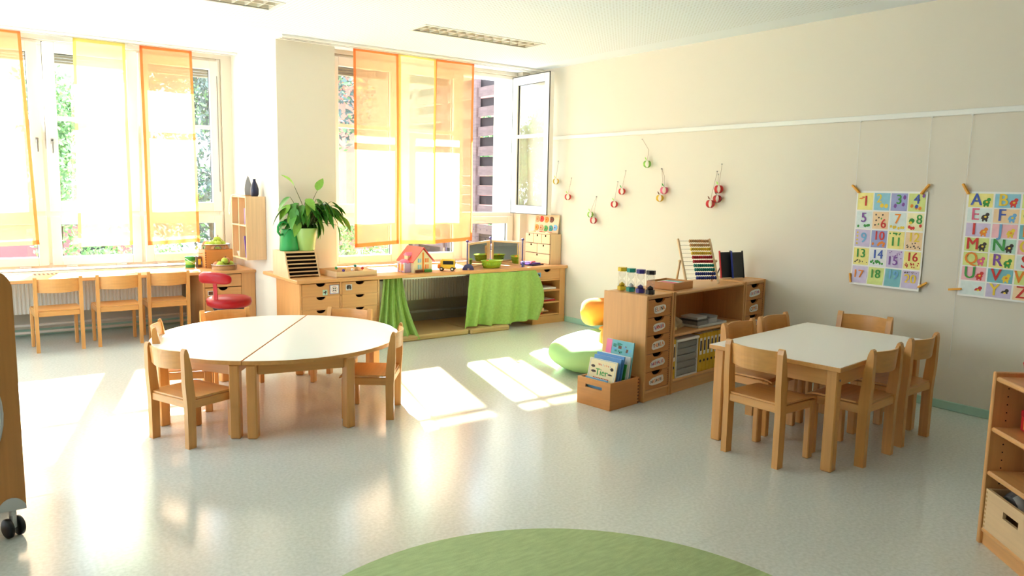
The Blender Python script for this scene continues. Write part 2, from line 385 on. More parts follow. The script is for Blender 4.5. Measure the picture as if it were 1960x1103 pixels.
# left bay of the window wall, pillar, right part of the window wall
WL0, WL1 = -1.0, 2.445
b1 = MB()
b1.box(-3.2, WL0, YL-0.06, YL+0.35, 0, H).box(WL1, XP0, YL-0.06, YL+0.35, 0, H).box(WL0, WL1, YL-0.02, YL+0.35, -0.3, 0.62).box(WL0, WL1, YL-0.06, YL+0.35, 2.80, H)
struct('wall_back', b1, 'wall_paint', label='window wall of the left bay')
struct('wall_pillar', B(XP0, XP1, YP, YL+0.35, -0.3, H), 'wall_paint', label='cream wall pier between the two window bays')
WR0, WR1 = 3.16, 5.53
b2 = MB()
b2.box(XP1, WR0, YR-0.06, YR+0.42, 0, H).box(WR1, XR, YR-0.16, YR+0.42, -0.3, H).box(WR0, WR1, YR-0.04, YR+0.42, -0.3, 0.63).box(WR0, WR1, YR-0.06, YR+0.42, 2.81, H)
struct('wall_recess', b2, 'wall_paint', label='window wall of the right bay')
struct('roof_eave', B(XP1-0.2, 6.6, YR+0.40, 8.62, 2.92, 3.06), 'plaster', label='white roof eave outside the right window')
struct('baseboard_right', B(XR-0.014, XR, -3.2, YR-0.2, 0, 0.062, c=0.004), 'mint')
struct('baseboard_back', B(-3.2, XP0, YL-0.075, YL-0.061, 0, 0.062, c=0.004), 'mint')
struct('baseboard_pillar', B(XP0-0.014, XP1, YP-0.014, YP, 0, 0.062, c=0.004), 'mint')
struct('trim_1', B(XR-0.022, XR, -3.0, 6.9, 2.052, 2.092, c=0.004), 'rail_white', label='white picture rail along the wall')
for k, (x0, x1, y0, y1) in enumerate([(-1.5, XP0, 8.36, 8.50), (XP0, 5.60, 7.03, 7.20)]):
    m = MB().box(x0, x1, y0, y1, H-0.022, H-0.001, c=0.003)
    for q in (0.3, 0.6): m.box(x0+0.02, x1-0.02, y0+(y1-y0)*q-0.006, y0+(y1-y0)*q+0.006, H-0.024, H-0.0215, mi=1)
    struct('trim_%d' % (k+2), m, ['rail_white', 'grey'], label='white curtain track on the ceiling')
# floor seams: thin welded joints of the sheet flooring
for k, (p, q) in enumerate((((-1.5, 4.05), (5.6, 4.35)), ((-1.5, 2.05), (5.6, 2.0)), ((-1.5, 6.1), (5.6, 6.35)))):
    p = Vector((*p, 0)); q = Vector((*q, 0)); d = (q-p).normalized(); n = Vector((-d.y, d.x, 0))*0.0012
    struct('trim_%d' % (k+4), MB().add([p-n+Vector((0, 0, 0.0006)), q-n+Vector((0, 0, 0.0006)), q+n+Vector((0, 0, 0.0006)), p+n+Vector((0, 0, 0.0006))], [(0, 1, 2, 3)]), 'seam', label='welded seam of the floor covering')

# ------------------------------------------------------------------ windows
def frame_ring(mb, x0, x1, z0, z1, w, y0, y1, mi=0, c=0.006):
    mb.box(x0, x0+w, y0, y1, z0, z1, mi, c=c).box(x1-w, x1, y0, y1, z0, z1, mi, c=c)
    mb.box(x0+w, x1-w, y0, y1, z0, z0+w, mi, c=c).box(x0+w, x1-w, y0, y1, z1-w, z1, mi, c=c)
def sash(parent, x0, x1, z0, z1, y, bars=(), handle=None, pivot=None, rot=(0, 0, 0), wd_=0.095, blind=True, lock=True):
    px, pz = pivot if pivot else (x0, z0)
    A = lambda v: v-px
    Z = lambda v: v-pz
    m = MB(); frame_ring(m, A(x0), A(x1), Z(z0), Z(z1), wd_, -0.035, 0.035)
    o = m.build('sash', 'frame_white', parent, (px, y, pz), rot)
    g = MB(); frame_ring(g, A(x0+wd_-0.004), A(x1-wd_+0.004), Z(z0+wd_-0.004), Z(z1-wd_+0.004), 0.008, 0.0, 0.016, c=0)
    g.build('glazing_seal', 'gasket', o)
    MB().add([(A(x0+wd_), 0.008, Z(z0+wd_)), (A(x1-wd_), 0.008, Z(z0+wd_)), (A(x1-wd_), 0.008, Z(z1-wd_)), (A(x0+wd_), 0.008, Z(z1-wd_))], [(0, 1, 2, 3)]).build('pane', 'window_glass', o)
    es = MB(); frame_ring(es, A(x0)-0.003, A(x1)+0.003, Z(z0)-0.003, Z(z1)+0.003, 0.006, 0.026, 0.037, c=0); es.build('edge_seal', 'gasket', o)
    for b in bars: B(A(x0+wd_), A(x1-wd_), -0.024, 0.028, Z(b-0.020), Z(b+0.020), c=0.004).build('glazing_bar', 'frame_white', o)
    if handle:
        hx, hz = handle; h = MB().box(A(hx)-0.014, A(hx)+0.014, -0.047, -0.035, Z(hz)-0.02, Z(hz)+0.03, c=0.004)
        h.cyl((A(hx), -0.045, Z(hz)), (A(hx), -0.075, Z(hz)), 0.009).box(A(hx)-0.009, A(hx)+0.009, -0.085, -0.070, Z(hz)-0.105, Z(hz)+0.012, c=0.005)
        h.build('handle', 'grey_metal', o)
    return o
def window(name, x0, x1, y, z0, z1, mull, tr, label):
    w = thing(name, label, None, (0, 0, 0), kind='structure')
    m = MB(); frame_ring(m, x0, x1, z0, z1, 0.045, y-0.03, y+0.05)
    for c in mull: m.box(c-0.03, c+0.03, y-0.03, y+0.05, z0+0.045, z1-0.045, c=0.005)
    m.box(x0+0.045, x1-0.045, y-0.028, y+0.05, tr-0.028, tr+0.028, c=0.005)
    m.build('frame', 'frame_white', w)
    return w
w1 = window('window_1', WL0, WL1, YL, 0.64, 2.80, (-0.05, 0.79, 1.62), 1.17, 'white three-light window of the left bay with low hopper lights')
bays = [(-0.975, -0.07), (-0.03, 0.775), (0.805, 1.605), (1.635, 2.42)]
for k, (a, b) in enumerate(bays):
    if k == 2: sash(w1, a, b, 1.19, 2.775, YL-0.005, (2.08,), (a+0.045, 1.86), rot=(0.085, 0, 0))
    else: sash(w1, a, b, 1.19, 2.775, YL-0.02, (2.08,), (b-0.045, 1.86) if k == 1 else None)
    sash(w1, a, b, 0.665, 1.15, YL-0.02, wd_=0.085)
    bl = MB()
    for q in range(5): bl.box(a+0.06, b-0.06, YL+0.09, YL+0.15, 2.615+q*0.028, 2.635+q*0.028, c=0.003)
    bl.build('raised_blind', 'blind', w1)
    for q in (0.2, 0.75):
        hx = a+(b-a)*q; MB().box(hx-0.05, hx+0.05, YL-0.068, YL-0.045, 0.645, 0.665, c=0.004).build('hinge', 'grey_light', w1)
w2 = window('window_2', WR0, WR1, YR, 0.65, 2.81, (3.975, 4.765), 1.185, 'white three-light window of the right bay with one casement swung open')
bays = [(3.18, 3.955), (3.995, 4.745), (4.785, 5.505)]
for k, (a, b) in enumerate(bays):
    if k == 2: sash(w2, a, b, 1.205, 2.785, YR-0.05, (2.10,), pivot=(b, 1.205), rot=(0, 0, rad(88)))
    else: sash(w2, a, b, 1.205, 2.785, YR-0.02, (2.10,), (b-0.045, 1.88) if k == 1 else None)
    sash(w2, a, b, 0.675, 1.165, YR-0.02, wd_=0.085)
    bl = MB()
    for q in range(5): bl.box(a+0.06, b-0.06, YR+0.09, YR+0.15, 2.625+q*0.028, 2.645+q*0.028, c=0.003)
    if k < 2: bl.build('raised_blind', 'blind', w2)
MB().box(4.95, 5.10, YR-0.075, YR-0.058, 1.09, 1.105, c=0.005).build('pull', 'rail_white', w2)
MB().tube([(3.22, YR-0.06, z) for z in (2.70, 2.0, 1.45, 1.35)], 0.004).build('crank_rod', 'grey', w2)
MB().tube([(2.40, YL-0.06, z) for z in (2.62, 2.0, 1.6, 1.4)], 0.004).build('crank_rod', 'grey', w1)

w3 = thing('fill_window', 'added white window band in the unseen side wall, for fill light', None, (0, 0, 0), kind='structure')  # window added out of view to fill the room and soften contrast
m = MB(); frame_ring(m, 4.4, 8.2, 0.75, 2.65, 0.06, -0.04, 0.04)
for q in (5.66, 6.93): m.box(q-0.04, q+0.04, -0.04, 0.04, 0.81, 2.59, c=0.005)
m.build('frame', 'frame_white', w3, (-3.3, 0, 0), (0, 0, rad(90)))
MB().add([(-3.3, 4.46, 0.81), (-3.3, 8.14, 0.81), (-3.3, 8.14, 2.59), (-3.3, 4.46, 2.59)], [(0, 1, 2, 3)]).build('pane', 'window_glass', w3)

# ------------------------------------------------------------------ outside
struct('ground', MB().box(-60, 60, YL+0.3, 90, -0.5, -0.3).box(-60, -3.4, -40, YL+0.3, -0.5, -0.3), 'paving', label='pale paving outside')
tag(B(-20, 40, 13.0, 15.0, -0.3, -0.22).build('lawn', 'lawn'), 'strip of lawn beyond the paving', 'lawn', kind='stuff')
# woven fence running away from the house
fe = thing('woven_fence', 'dark woven lath fence outside the open window', 'fence', (6.15, 8.35, -0.3))
for k in range(5):
    B(-0.04, 0.04, k*0.88-0.04, k*0.88+0.04, 0, 3.35, c=0.006).build('post', 'fence_wood', fe)
lat = MB().sheet(lambda u, v: (0.035*math.sin(u*4*PI), u*3.52, 0.05+v*0.13), 24, 1, (0.012, 0, 0)).mesh('lath', 'fence_dark')
lat2 = MB().sheet(lambda u, v: (-0.035*math.sin(u*4*PI), u*3.52, 0.05+v*0.13), 24, 1, (0.012, 0, 0)).mesh('lath', 'fence_wood')
for k in range(24): put('lath', lat if k % 2 else lat2, fe, (0.075 if k % 2 else 0.0, 0, k*0.137))
# buildings
def house(name, label, loc, w, d, h, rise, wallm, over=0.5, rz=0):
    t = thing(name, label, 'building', loc, rz)
    B(0, w, 0, d, 0, h).build('wall', wallm, t)
    r = MB().prism([(-over, h-0.15), (w/2, h+rise), (w+over, h-0.15), (w+over, h+0.1), (w/2, h+rise+0.25), (-over, h+0.1)], 0, d+2*over, M=T(0, d+over, 0) @ RX(rad(90)))
    r.build('roof', 'roof_dark', t)
    MB().prism([(-over, h-0.22), (w/2, h+rise-0.07), (w+over, h-0.22), (w+over, h+0.12), (w/2, h+rise+0.27), (-over, h+0.12)], 0, 0.06, M=T(0, -over, 0) @ RX(rad(90))).build('fascia', 'house_white', t)
    g = MB().prism([(0, h), (w, h), (w/2, h+rise)], 0, 0.1, M=T(0, 0.1, 0) @ RX(rad(90))); g.build('gable', wallm, t)
    pane = B(0, 1.0, -0.05, 0.02, 0, 1.3).mesh('pane', 'far_glass'); fr = MB(); frame_ring(fr, -0.08, 1.08, -0.08, 1.38, 0.08, -0.08, 0.0, c=0); fr = fr.mesh('window', 'house_white')
    for i in range(int(w/2.4)):
        for j in range(int(h/2.8)):
            f = put('window', fr, t, (0.7+i*2.4, -0.01, 1.0+j*2.8)); put('pane', pane, f)
    return t
house('house', 'salmon rendered house with white fascia beyond the garden', (9.0, 20.0, -0.3), 8.0, 8.0, 5.2, 2.6, 'brick_pink')
house('house', 'long white house far beyond the left window', (-8.0, 32.0, -0.3), 16.0, 8.0, 6.0, 3.0, 'house_white')
# trees and shrubs
def foliage_mesh(name, n, r, mats, leaf=0.062, seed=1):
    q = random.Random(seed); m = MB()
    blobs = [(Vector((q.gauss(0, 0.45), q.gauss(0, 0.45), q.uniform(-0.7, 0.8))), q.uniform(0.3, 0.55)) for _ in range(9)]
    for i in range(n):
        c, br = q.choice(blobs); d = Vector((q.gauss(0, 1), q.gauss(0, 1), q.gauss(0, 1))).normalized()*br*q.uniform(0.6, 1.05)
        p = (c+d); p = Vector((p.x*r[0], p.y*r[1], p.z*r[2]))
        a = Vector((q.gauss(0, 1), q.gauss(0, 1), q.gauss(0, 1))).normalized(); b = a.cross(Vector((q.gauss(0, 1), q.gauss(0, 1), q.gauss(0, 1)))).normalized()
        s = leaf*q.uniform(0.6, 1.3)
        m.add([p-a*s, p+b*s*0.45, p+a*s, p-b*s*0.45], [(0, 1, 2, 3)], 0 if q.random() < 0.7 else 1)
    return m.mesh(name, mats)
crownA = foliage_mesh('crown', 11000, (1.5, 1.5, 1.7), ['foliage', 'foliage_light'], seed=3)
crownB = foliage_mesh('crown', 11000, (1.5, 1.5, 1.9), ['foliage_dark', 'foliage'], seed=5)
crownC = foliage_mesh('crown', 3600, (0.9, 0.9, 0.9), ['foliage_light', 'foliage'], leaf=0.06, seed=8)
trunk = MB().tube([(0, 0, 0), (0.05, 0.02, 1.2), (-0.04, 0.05, 2.6), (0.02, 0, 3.8)], [0.14, 0.11, 0.08, 0.03], 8).mesh('trunk', 'bark')
def tree(label, x, y, z, s, crown, h=3.0):
    t = thing('tree', label, 'tree', (x, y, -0.3), rnd.uniform(0, 6), 'trees outside')
    put('trunk', trunk, t, (0, 0, 0), (0, 0, 0), (s, s, h/3.0)); put('crown', crown, t, (0, 0, h), (0, 0, 0), (s, s, s))
tree('green tree seen beside the pale yellow curtain', 1.35, 13.3, 0, 0.75, crownA, 1.9)
tree('leafy tree seen right of the rightmost orange panel of the left bay', 3.9, 14.2, 0, 1.0, crownB, 2.6)
tree('dark tree seen at the edge of the right bay beside the pier', 7.0, 17.9, 0, 1.3, crownB, 4.6)
tree('tall dark tree behind the salmon house', 21.0, 33.0, 0, 2.4, crownB, 6.5)
tree('pale green tree beyond the fence and open casement', 10.6, 13.6, 0, 1.2, crownA, 2.2)
tree('broad green tree behind the woven fence', 8.8, 11.6, 0, 0.9, crownC, 1.6)
def shrub(label, x, y, s):
    t = thing('shrub', label, 'shrub', (x, y, -0.3), rnd.uniform(0, 6), 'garden shrubs')
    put('foliage', crownC, t, (0, 0, 0.75*s), (0, 0, 0), (s, s, s))
    MB().tube([(0, 0, 0), (0.02, 0, 0.5*s), (0, 0.03, 0.9*s)], [0.03, 0.025, 0.01]).build('stem', 'bark', t)
shrub('pale shrub at the foot of the woven fence', 5.60, 9.1, 0.42)
shrub('round shrub below the left window', 2.2, 12.0, 0.8)
shrub('round shrub below the right window beyond the toy house', 5.2, 11.5, 0.75)
shrub('low shrub below the right window beside the pier', 4.6, 12.6, 0.7)
def car(label, x, y, rz, m):
    t = thing('parked_car', label, 'car', (x, y, -0.3), rz, 'parked cars')
    pr = [(-2.1, 0.3), (2.1, 0.3), (2.15, 0.75), (1.3, 0.92), (0.7, 1.42), (-1.2, 1.45), (-1.9, 0.95), (-2.15, 0.85)]
    MB().prism(pr, -0.85, 0.85, M=RX(rad(90))).build('body', m, t)
    MB().prism([(1.1, 0.95), (0.65, 1.34), (-1.1, 1.37), (-1.6, 0.97)], -0.87, 0.87, M=RX(rad(90))).build('side_glass', 'black_plastic', t)
    wh = MB().lathe([(0.31, -0.1), (0.32, 0.1)], 16, M=RX(rad(90))).mesh('wheel', 'black_plastic')
    for sx in (-1.3, 1.3):
        for sy in (-0.78, 0.78): put('wheel', wh, t, (sx, sy, 0.32))
car('red parked car seen through the low hopper light', 0.9, 17.2, 0.1, 'car_red')
car('blue parked car seen through the leftmost hopper light', -3.2, 16.5, -0.05, 'car_blue')

# ------------------------------------------------------------------ sheer curtain panels
def curtain(label, TL, TR, BL, BR, y, kind, seed):
    t = thing('curtain_panel', label, 'curtain', (0, y, 0), group='sheer panel curtains at the windows')
    q = random.Random(seed); ph = q.uniform(0, 6)
    def f(u, v, off=0.0):
        x = (TL[0]*(1-u)+TR[0]*u)*(1-v)+(BL[0]*(1-u)+BR[0]*u)*v; z = (TL[1]*(1-u)+TR[1]*u)*(1-v)+(BL[1]*(1-u)+BR[1]*u)*v
        return (x, off+0.010*math.sin(u*5+ph+v*2)*v+0.006*math.sin(v*7+ph), z)
    MB().grid(lambda u, v: f(u, v), 10, 24).build('fabric', 'sheer_'+kind, t)
    w = abs(TR[0]-TL[0]); e = 0.026/w; ez = 0.030/abs(TL[1]-BL[1])
    MB().grid(lambda u, v: f(u*e, v, -0.002), 1, 24).build('hem', 'hem_'+kind, t)
    MB().grid(lambda u, v: f(1-e+u*e, v, -0.002), 1, 24).build('hem', 'hem_'+kind, t)
    MB().grid(lambda u, v: f(u, v*ez*1.1, -0.003), 10, 1).build('hem', 'hem_'+kind, t)
    MB().grid(lambda u, v: f(u, 1-ez*1.3+v*ez*1.3, -0.003), 10, 1).build('weighted_hem', 'hem_'+kind, t)
CY = 8.45
curtain('orange sheer curtain panel at the far left edge of the photo', (0.16, 2.835), (0.64, 2.84), (0.19, 0.875), (0.69, 0.885), CY, 'orange', 1)
curtain('pale yellow sheer curtain panel hanging alone in the left bay', (1.055, 2.83), (1.50, 2.83), (1.01, 0.855), (1.495, 0.862), CY, 'yellow', 2)
curtain('orange sheer curtain panel nearest the wall shelf in the left bay', (1.63, 2.83), (2.12, 2.838), (1.63, 0.852), (2.14, 0.872), CY, 'orange', 3)
curtain('orange sheer curtain panel nearest the potted plant in the right bay', (3.305, 2.84), (3.80, 2.84), (3.305, 0.872), (3.81, 0.896), 7.15, 'orange', 4)
curtain('yellow sheer curtain panel between two orange ones in the right bay', (3.79, 2.842), (4.235, 2.838), (3.80, 0.896), (4.23, 0.885), 7.14, 'yellow', 5)
curtain('orange sheer curtain panel beside the open casement in the right bay', (4.225, 2.838), (4.72, 2.842), (4.215, 0.885), (4.715, 0.912), 7.155, 'orange', 6)

# ------------------------------------------------------------------ ceiling lamps
for (x0, x1, y0, y1), lb in zip(LAMPS, ('recessed louvre ceiling lamp near the right bay, shown whole', 'recessed louvre ceiling lamp cut by the top edge of the photo')):
    t = thing('louvre_lamp', lb, 'ceiling lamp', (x0, y0, H), group='recessed louvre lamps'); L = x1-x0; D = y1-y0
    B(0.004, L-0.004, 0.004, D-0.004, 0.085, 0.095).build('reflector', 'lamp_cavity', t)
    hs_ = MB(); W = 0.012
    hs_.box(0.002, L-0.002, 0.002, W, 0.0, 0.085).box(0.002, L-0.002, D-W, D-0.002, 0.0, 0.085).box(0.002, W, W, D-W, 0.0, 0.085).box(L-W, L-0.002, W, D-W, 0.0, 0.085)
    hs_.build('housing', 'lamp_cavity', t)
    m = MB()
    m.box(-0.014, L+0.014, -0.014, W, -0.010, -0.0045).box(-0.014, L+0.014, D-W, D+0.014, -0.010, -0.0045).box(-0.014, W, W, D-W, -0.010, -0.0045).box(L-W, L+0.014, W, D-W, -0.010, -0.0045)
    m.build('frame', 'rail_white', t)
    B(W, L-W, D/2-0.007, D/2+0.007, -0.003, 0.05).build('spine', 'lamp_louvre', t)
    n = 13; bl = MB().prism([(-0.010, 0.05), (0.010, 0.05), (0.003, -0.002), (-0.003, -0.002)], 0, D-2*W, M=T(0, D-W, 0) @ RX(rad(90))).mesh('blade', 'lamp_louvre')
    for k in range(1, n): put('blade', bl, t, (L*k/n, 0, 0))

# ------------------------------------------------------------------ chairs
def make_chair(name, w, d, sh, th, lw, ld, mm='beech'):
    """chair facing +y; origin at the floor under the seat centre"""
    t = thing(name, '', 'chair')
    hw = w/2; y0, y1 = -d/2, d/2
    def post(sx):
        x = sx*(hw-lw/2); m = MB()
        prof = [(-ld*0.5, 0), (ld*0.5, 0), (ld*0.54, sh*0.75), (ld*0.54, sh+0.02), (ld*0.40-0.008, th-0.12), (ld*0.22-0.016, th-0.03), (ld*0.08-0.018, th-0.006), (-0.020, th), (-ld*0.22-0.020, th-0.006), (-ld*0.36-0.018, th-0.03), (-ld*0.5-0.010, sh+0.10), (-ld*0.5, sh-0.05)]
        m.prism([(a+y0+ld/2, b) for a, b in prof], -lw/2, lw/2, M=T(x, 0, 0) @ RZ(rad(90)) @ RX(rad(90)))
        return m
    for sx in (-1, 1): post(sx).build('leg', mm+'_z', t)
    for sx in (-1, 1):
        x = sx*(hw-lw/2); B(x-lw/2, x+lw/2, y1-ld*0.95, y1, 0, sh-0.012, c=0.005).build('leg', mm+'_z', t)
    for sx in (-1, 1):
        x = sx*(hw-lw/2); B(x-lw*0.36, x+lw*0.36, y0+ld*0.9, y1-ld*0.9, sh-0.058, sh-0.010, c=0.004).build('side_rail', mm+'_y', t)
    B(-hw+lw, hw-lw, y0+0.006, y0+0.030, sh-0.050, sh-0.006, c=0.004).build('back_rail', mm+'_x', t)
    B(-hw+lw, hw-lw, y1-0.034, y1-0.010, sh-0.050, sh-0.010, c=0.004).build('front_rail', mm+'_x', t)
    seat = MB()
    def sf(u, v):
        x = (u-0.5)*(w-0.012); y = y0+0.012+v*(d+0.004)
        dip = -0.010*math.sin(PI*u)*math.sin(PI*min(1, v*1.1)); roll = -0.014*max(0, (v-0.85)/0.15)**2
        if v < 0.16: x = (u-0.5)*(w-2*lw-0.004)
        return (x, y, sh+dip+roll-0.004)
    seat.sheet(sf, 10, 12, (0, 0, 0.010)); seat.build('seat', mm+'_x', t)
    bh = 0.115*th/0.66
    def bf(u, v):
        x = (u-0.5)*(w-2*lw+0.006); z = th-0.018-bh+v*bh
        y = y0+0.022-0.040*math.sin(PI*u)-(v*0.010)-0.010
        return (x, y, z - 0.006*math.sin(PI*u)*(1 if v < 0.5 else -0.3))
    MB().sheet(bf, 14, 3, (0, 0.012, 0)).build('backrest', mm+'_x', t)
    return t
def place(proto, first, x, y, rz, label, group):
    c = proto if first else copy_tree(proto)
    c.location = (x, y, 0); c.rotation_euler = (0, 0, rad(rz)); c['label'] = label; c['group'] = group
    return c
cs = make_chair('small_chair', 0.37, 0.335, 0.285, 0.578, 0.034, 0.050)
G = 'small beech chairs around the round table'
for k, (x, y, a, lb) in enumerate([
    (1.105, 4.645, -68, 'small beech chair in front at the left of the round table, seen from behind'),
    (1.225, 5.31, -107, 'small beech chair at the left end of the round table, behind the nearest one'),
    (1.68, 5.82, 180, 'small beech chair at the far side of the round table before the red stool'),
    (2.40, 5.45, 132, 'small beech chair at the far side of the round table near the green curtain'),
    (2.215, 4.535, 54, 'small beech chair at the right side of the round table, seen edge on')]):
    c_ = place(cs, k == 0, x, y, a, lb, G)
    if k in (2, 3): c_.scale = (1, 1, 0.93)
cb = make_chair('school_chair', 0.375, 0.345, 0.358, 0.668, 0.036, 0.052)
G = 'beech chairs around the rectangular table'
for k, (x, y, a, lb) in enumerate([
    (3.735, 2.545, -89, 'beech chair at the near short end of the rectangular table'),
    (4.165, 2.285, 4, 'beech chair on the near long side of the rectangular table, closer to the table corner'),
    (4.70, 2.335, 2, 'beech chair on the near long side of the rectangular table, closer to the bookcase'),
    (4.165, 2.925, 186, 'beech chair on the far long side of the rectangular table before the binders'),
    (4.60, 2.965, 186, 'beech chair on the far long side of the rectangular table, nearer the wall'),
    (5.01, 2.775, 98, 'beech chair at the far short end of the rectangular table against the wall')]):
    place(cb, k == 0, x, y, a, lb, G)
cw = make_chair('slim_chair', 0.375, 0.36, 0.365, 0.660, 0.028, 0.036)
G = 'slim beech chairs at the window counter'
for k, (x, y, a, lb) in enumerate([
    (0.736, 7.83, 2, 'slim beech chair at the window counter, nearest the wheeled cabinet'),
    (1.222, 7.85, 0, 'slim beech chair at the window counter, middle of three'),
    (1.662, 7.91, -1, 'slim beech chair at the window counter, nearest the red stool')]):
    place(cw, k == 0, x, y, a, lb, G)

# ------------------------------------------------------------------ tables
def half_table(label, rz):
    t = thing('half_round_table', label, 'table', (1.785, 5.09, 0), rz, 'two half-round tables pushed together')
    Rr, zt = 0.812, 0.472
    poly = [(Rr, 0.003)] + [(Rr*math.cos(PI*k/40), 0.003+(Rr-0.003)*math.sin(PI*k/40)) for k in range(1, 40)] + [(-Rr, 0.003)]
    MB().prism(poly, zt-0.024, zt-0.001).build('tabletop', 'beech_x', t)
    p2 = [(x*0.994, 0.007+(y-0.003)*0.992) for x, y in poly]
    MB().prism(p2, zt-0.002, zt+0.0005).build('laminate_surface', 'laminate', t)
    legs = [(-0.775, 0.050), (0.775, 0.050), (-0.545, 0.570), (0.545, 0.570)]
    for (x, y) in legs: MB().box(-0.03, 0.03, -0.03, 0.03, 0, zt-0.024, c=0.007).build('leg', 'beech_z', t, (x, y, 0), (0, 0, math.atan2(y, x) if y > 0.1 else 0))
    for a, b in ((0, 1), (0, 2), (2, 3), (3, 1)):
        p = Vector((*legs[a], 0)); q = Vector((*legs[b], 0)); d = (q-p); L = d.length; ang = math.atan2(d.y, d.x)
        B(0.03, L-0.03, -0.011, 0.011, zt-0.090, zt-0.024, c=0.003).build('apron', 'beech_x', t, tuple(p), (0, 0, ang))
    return t
half_table('white-topped half-round table on the left of the seam', rad(55.5))
half_table('white-topped half-round table on the right of the seam', rad(235.5))
t = thing('rectangular_table', 'low rectangular table with white top and beech edge, by the wall', 'table', (4.32, 2.60, 0), rad(6.5))
w_, d_, zt = 1.25, 0.80, 0.590
B(-w_/2, w_/2, -d_/2, d_/2, zt-0.026, zt-0.001, c=0.003).build('tabletop', 'beech_x', t)
B(-w_/2+0.004, w_/2-0.004, -d_/2+0.004, d_/2-0.004, zt-0.0015, zt+0.0008).build('laminate_surface', 'laminate', t)
for sx in (-1, 1):
    for sy in (-1, 1):
        l = B(-0.031, 0.031, -0.031, 0.031, 0, zt-0.026, c=0.006).build('leg', 'beech_z', t, (sx*(w_/2-0.055), sy*(d_/2-0.055), 0))
        MB().cyl((0, 0, 0), (0, -0.004, 0), 0.006).build('bolt', 'grey_metal', l, (0.0, -0.031, zt-0.08))
for sy in (-1, 1): B(-w_/2+0.086, w_/2-0.086, sy*(d_/2-0.045)-0.012, sy*(d_/2-0.045)+0.012, zt-0.115, zt-0.026, c=0.003).build('apron', 'beech_x', t)
for sx in (-1, 1): B(sx*(w_/2-0.045)-0.012, sx*(w_/2-0.045)+0.012, -d_/2+0.086, d_/2-0.086, zt-0.115, zt-0.026, c=0.003).build('apron', 'beech_y', t)

# ------------------------------------------------------------------ drawers with a scooped finger pull
def drawer_front(w, h, thick=0.016, r=0.045, depth=0.030):
    """front in the XZ plane, facing -y, centred in x, z from 0"""
    n = 8; pts = [(-w/2, 0), (w/2, 0), (w/2, h), (r, h)] + [(r*math.cos(PI*k/n), h-depth*math.sin(PI*k/n)) for k in range(1, n)] + [(-r, h), (-w/2, h)]
    return MB().prism(pts, 0, thick, M=RX(rad(90)))
def cabinet_drawer(parent, x, y, z, w, h, m='cabinet_x', r=0.045, depth=0.03):
    o = drawer_front(w, h, r=r, depth=depth).build('drawer', m, parent, (x, y, z))
    B(-r-0.004, r+0.004, 0.004, 0.010, h-depth-0.004, h-0.002).build('finger_pull', 'dark_hole', o)
    return o

# ------------------------------------------------------------------ left window counter
YF = 7.91; ZC = 0.612
c = thing('window_counter', 'long wooden window counter with drawers in the left bay', 'counter', (0, 0, 0))
m = MB().box(-1.6, XP0-0.004, YF, YL-0.04, ZC-0.030, ZC, c=0.004)
m.build('worktop', 'cabinet_x', c)
for k in range(9): B(0.62+k*0.035, 0.637+k*0.035, 8.30, 8.42, ZC-0.0005, ZC+0.001).build('vent_slot', 'brown', c)
uc = thing('drawer_unit', 'wooden drawer unit under the window counter behind the red stool', 'cabinet', (2.02, YF+0.03, 0))
cw_ = 0.525
B(0, 0.018, 0, 0.50, 0, ZC-0.031).build('side_panel', 'cabinet_z', uc)
B(cw_-0.14, cw_, 0, 0.50, 0, ZC-0.031).build('side_panel', 'cabinet_z', uc)
B(0.018, cw_-0.14, 0.49, 0.50, 0.03, ZC-0.031).build('back_panel', 'cabinet_z', uc)
B(0.018, cw_-0.14, 0.02, 0.49, 0.0, 0.05).build('plinth', 'cabinet_x', uc)
for k in range(4): cabinet_drawer(uc, 0.018+(cw_-0.158)/2, 0.016, 0.056+k*0.131, cw_-0.166, 0.122)
pc = B(-0.028, 0.028, -0.0025, 0, -0.024, 0.024).build('picture_card', 'paper', uc, (0.075, -0.001, 0.39))
MB().box(-0.022, 0.022, -0.0008, 0, -0.018, 0.018).build('photo_print', 'brown', pc, (0, -0.0026, 0))
# radiators
def radiator(label, x0, x1, y, z0, z1):
    t = thing('radiator', label, 'radiator', (x0, y, z0), group='radiators under the windows'); L = x1-x0; h = z1-z0
    n = int(L/0.033); m = MB()
    pts = []
    for k in range(n):
        a = k*L/n; b = L/n
        pts += [(a, 0), (a+b*0.35, 0), (a+b*0.5, 0.012), (a+b*0.85, 0.012)]
    pts += [(L, 0)]
    vs_ = [(p[0], p[1], 0) for p in pts]+[(p[0], p[1], h) for p in pts]; N = len(pts)
    m.add(vs_, [[i, i+1, N+i+1, N+i] for i in range(N-1)])
    m.build('front_panel', 'radiator', t)
    B(0, L, 0.014, 0.075, 0.004, h-0.004).build('body', 'radiator', t)
    B(-0.004, L+0.004, -0.004, 0.08, h-0.004, h+0.010, c=0.003).build('top_grille', 'radiator', t)
    return t
radiator('white ribbed radiator behind the chairs at the window counter', -0.9, 1.92, 8.38, 0.24, 0.565)
radiator('white ribbed radiator behind the green curtains', 3.35, 5.05, 7.22, 0.275, 0.585)
for z in (0.055, 0.125):
    o = tag(MB().tube([(-2.5, 8.42, z), (0, 8.42, z), (2.0, 8.42, z)], 0.014, 8).build('heating_pipe', 'radiator'), 'upper white heating pipe along the wall under the window counter' if z > 0.1 else 'lower white heating pipe along the wall under the window counter', 'pipe')
tag(MB().tube([(3.3, 7.33, 0.125), (4.2, 7.33, 0.125), (5.1, 7.33, 0.125)], 0.014, 8).build('heating_pipe', 'radiator'), 'white heating pipe behind the beige floor mats', 'pipe')

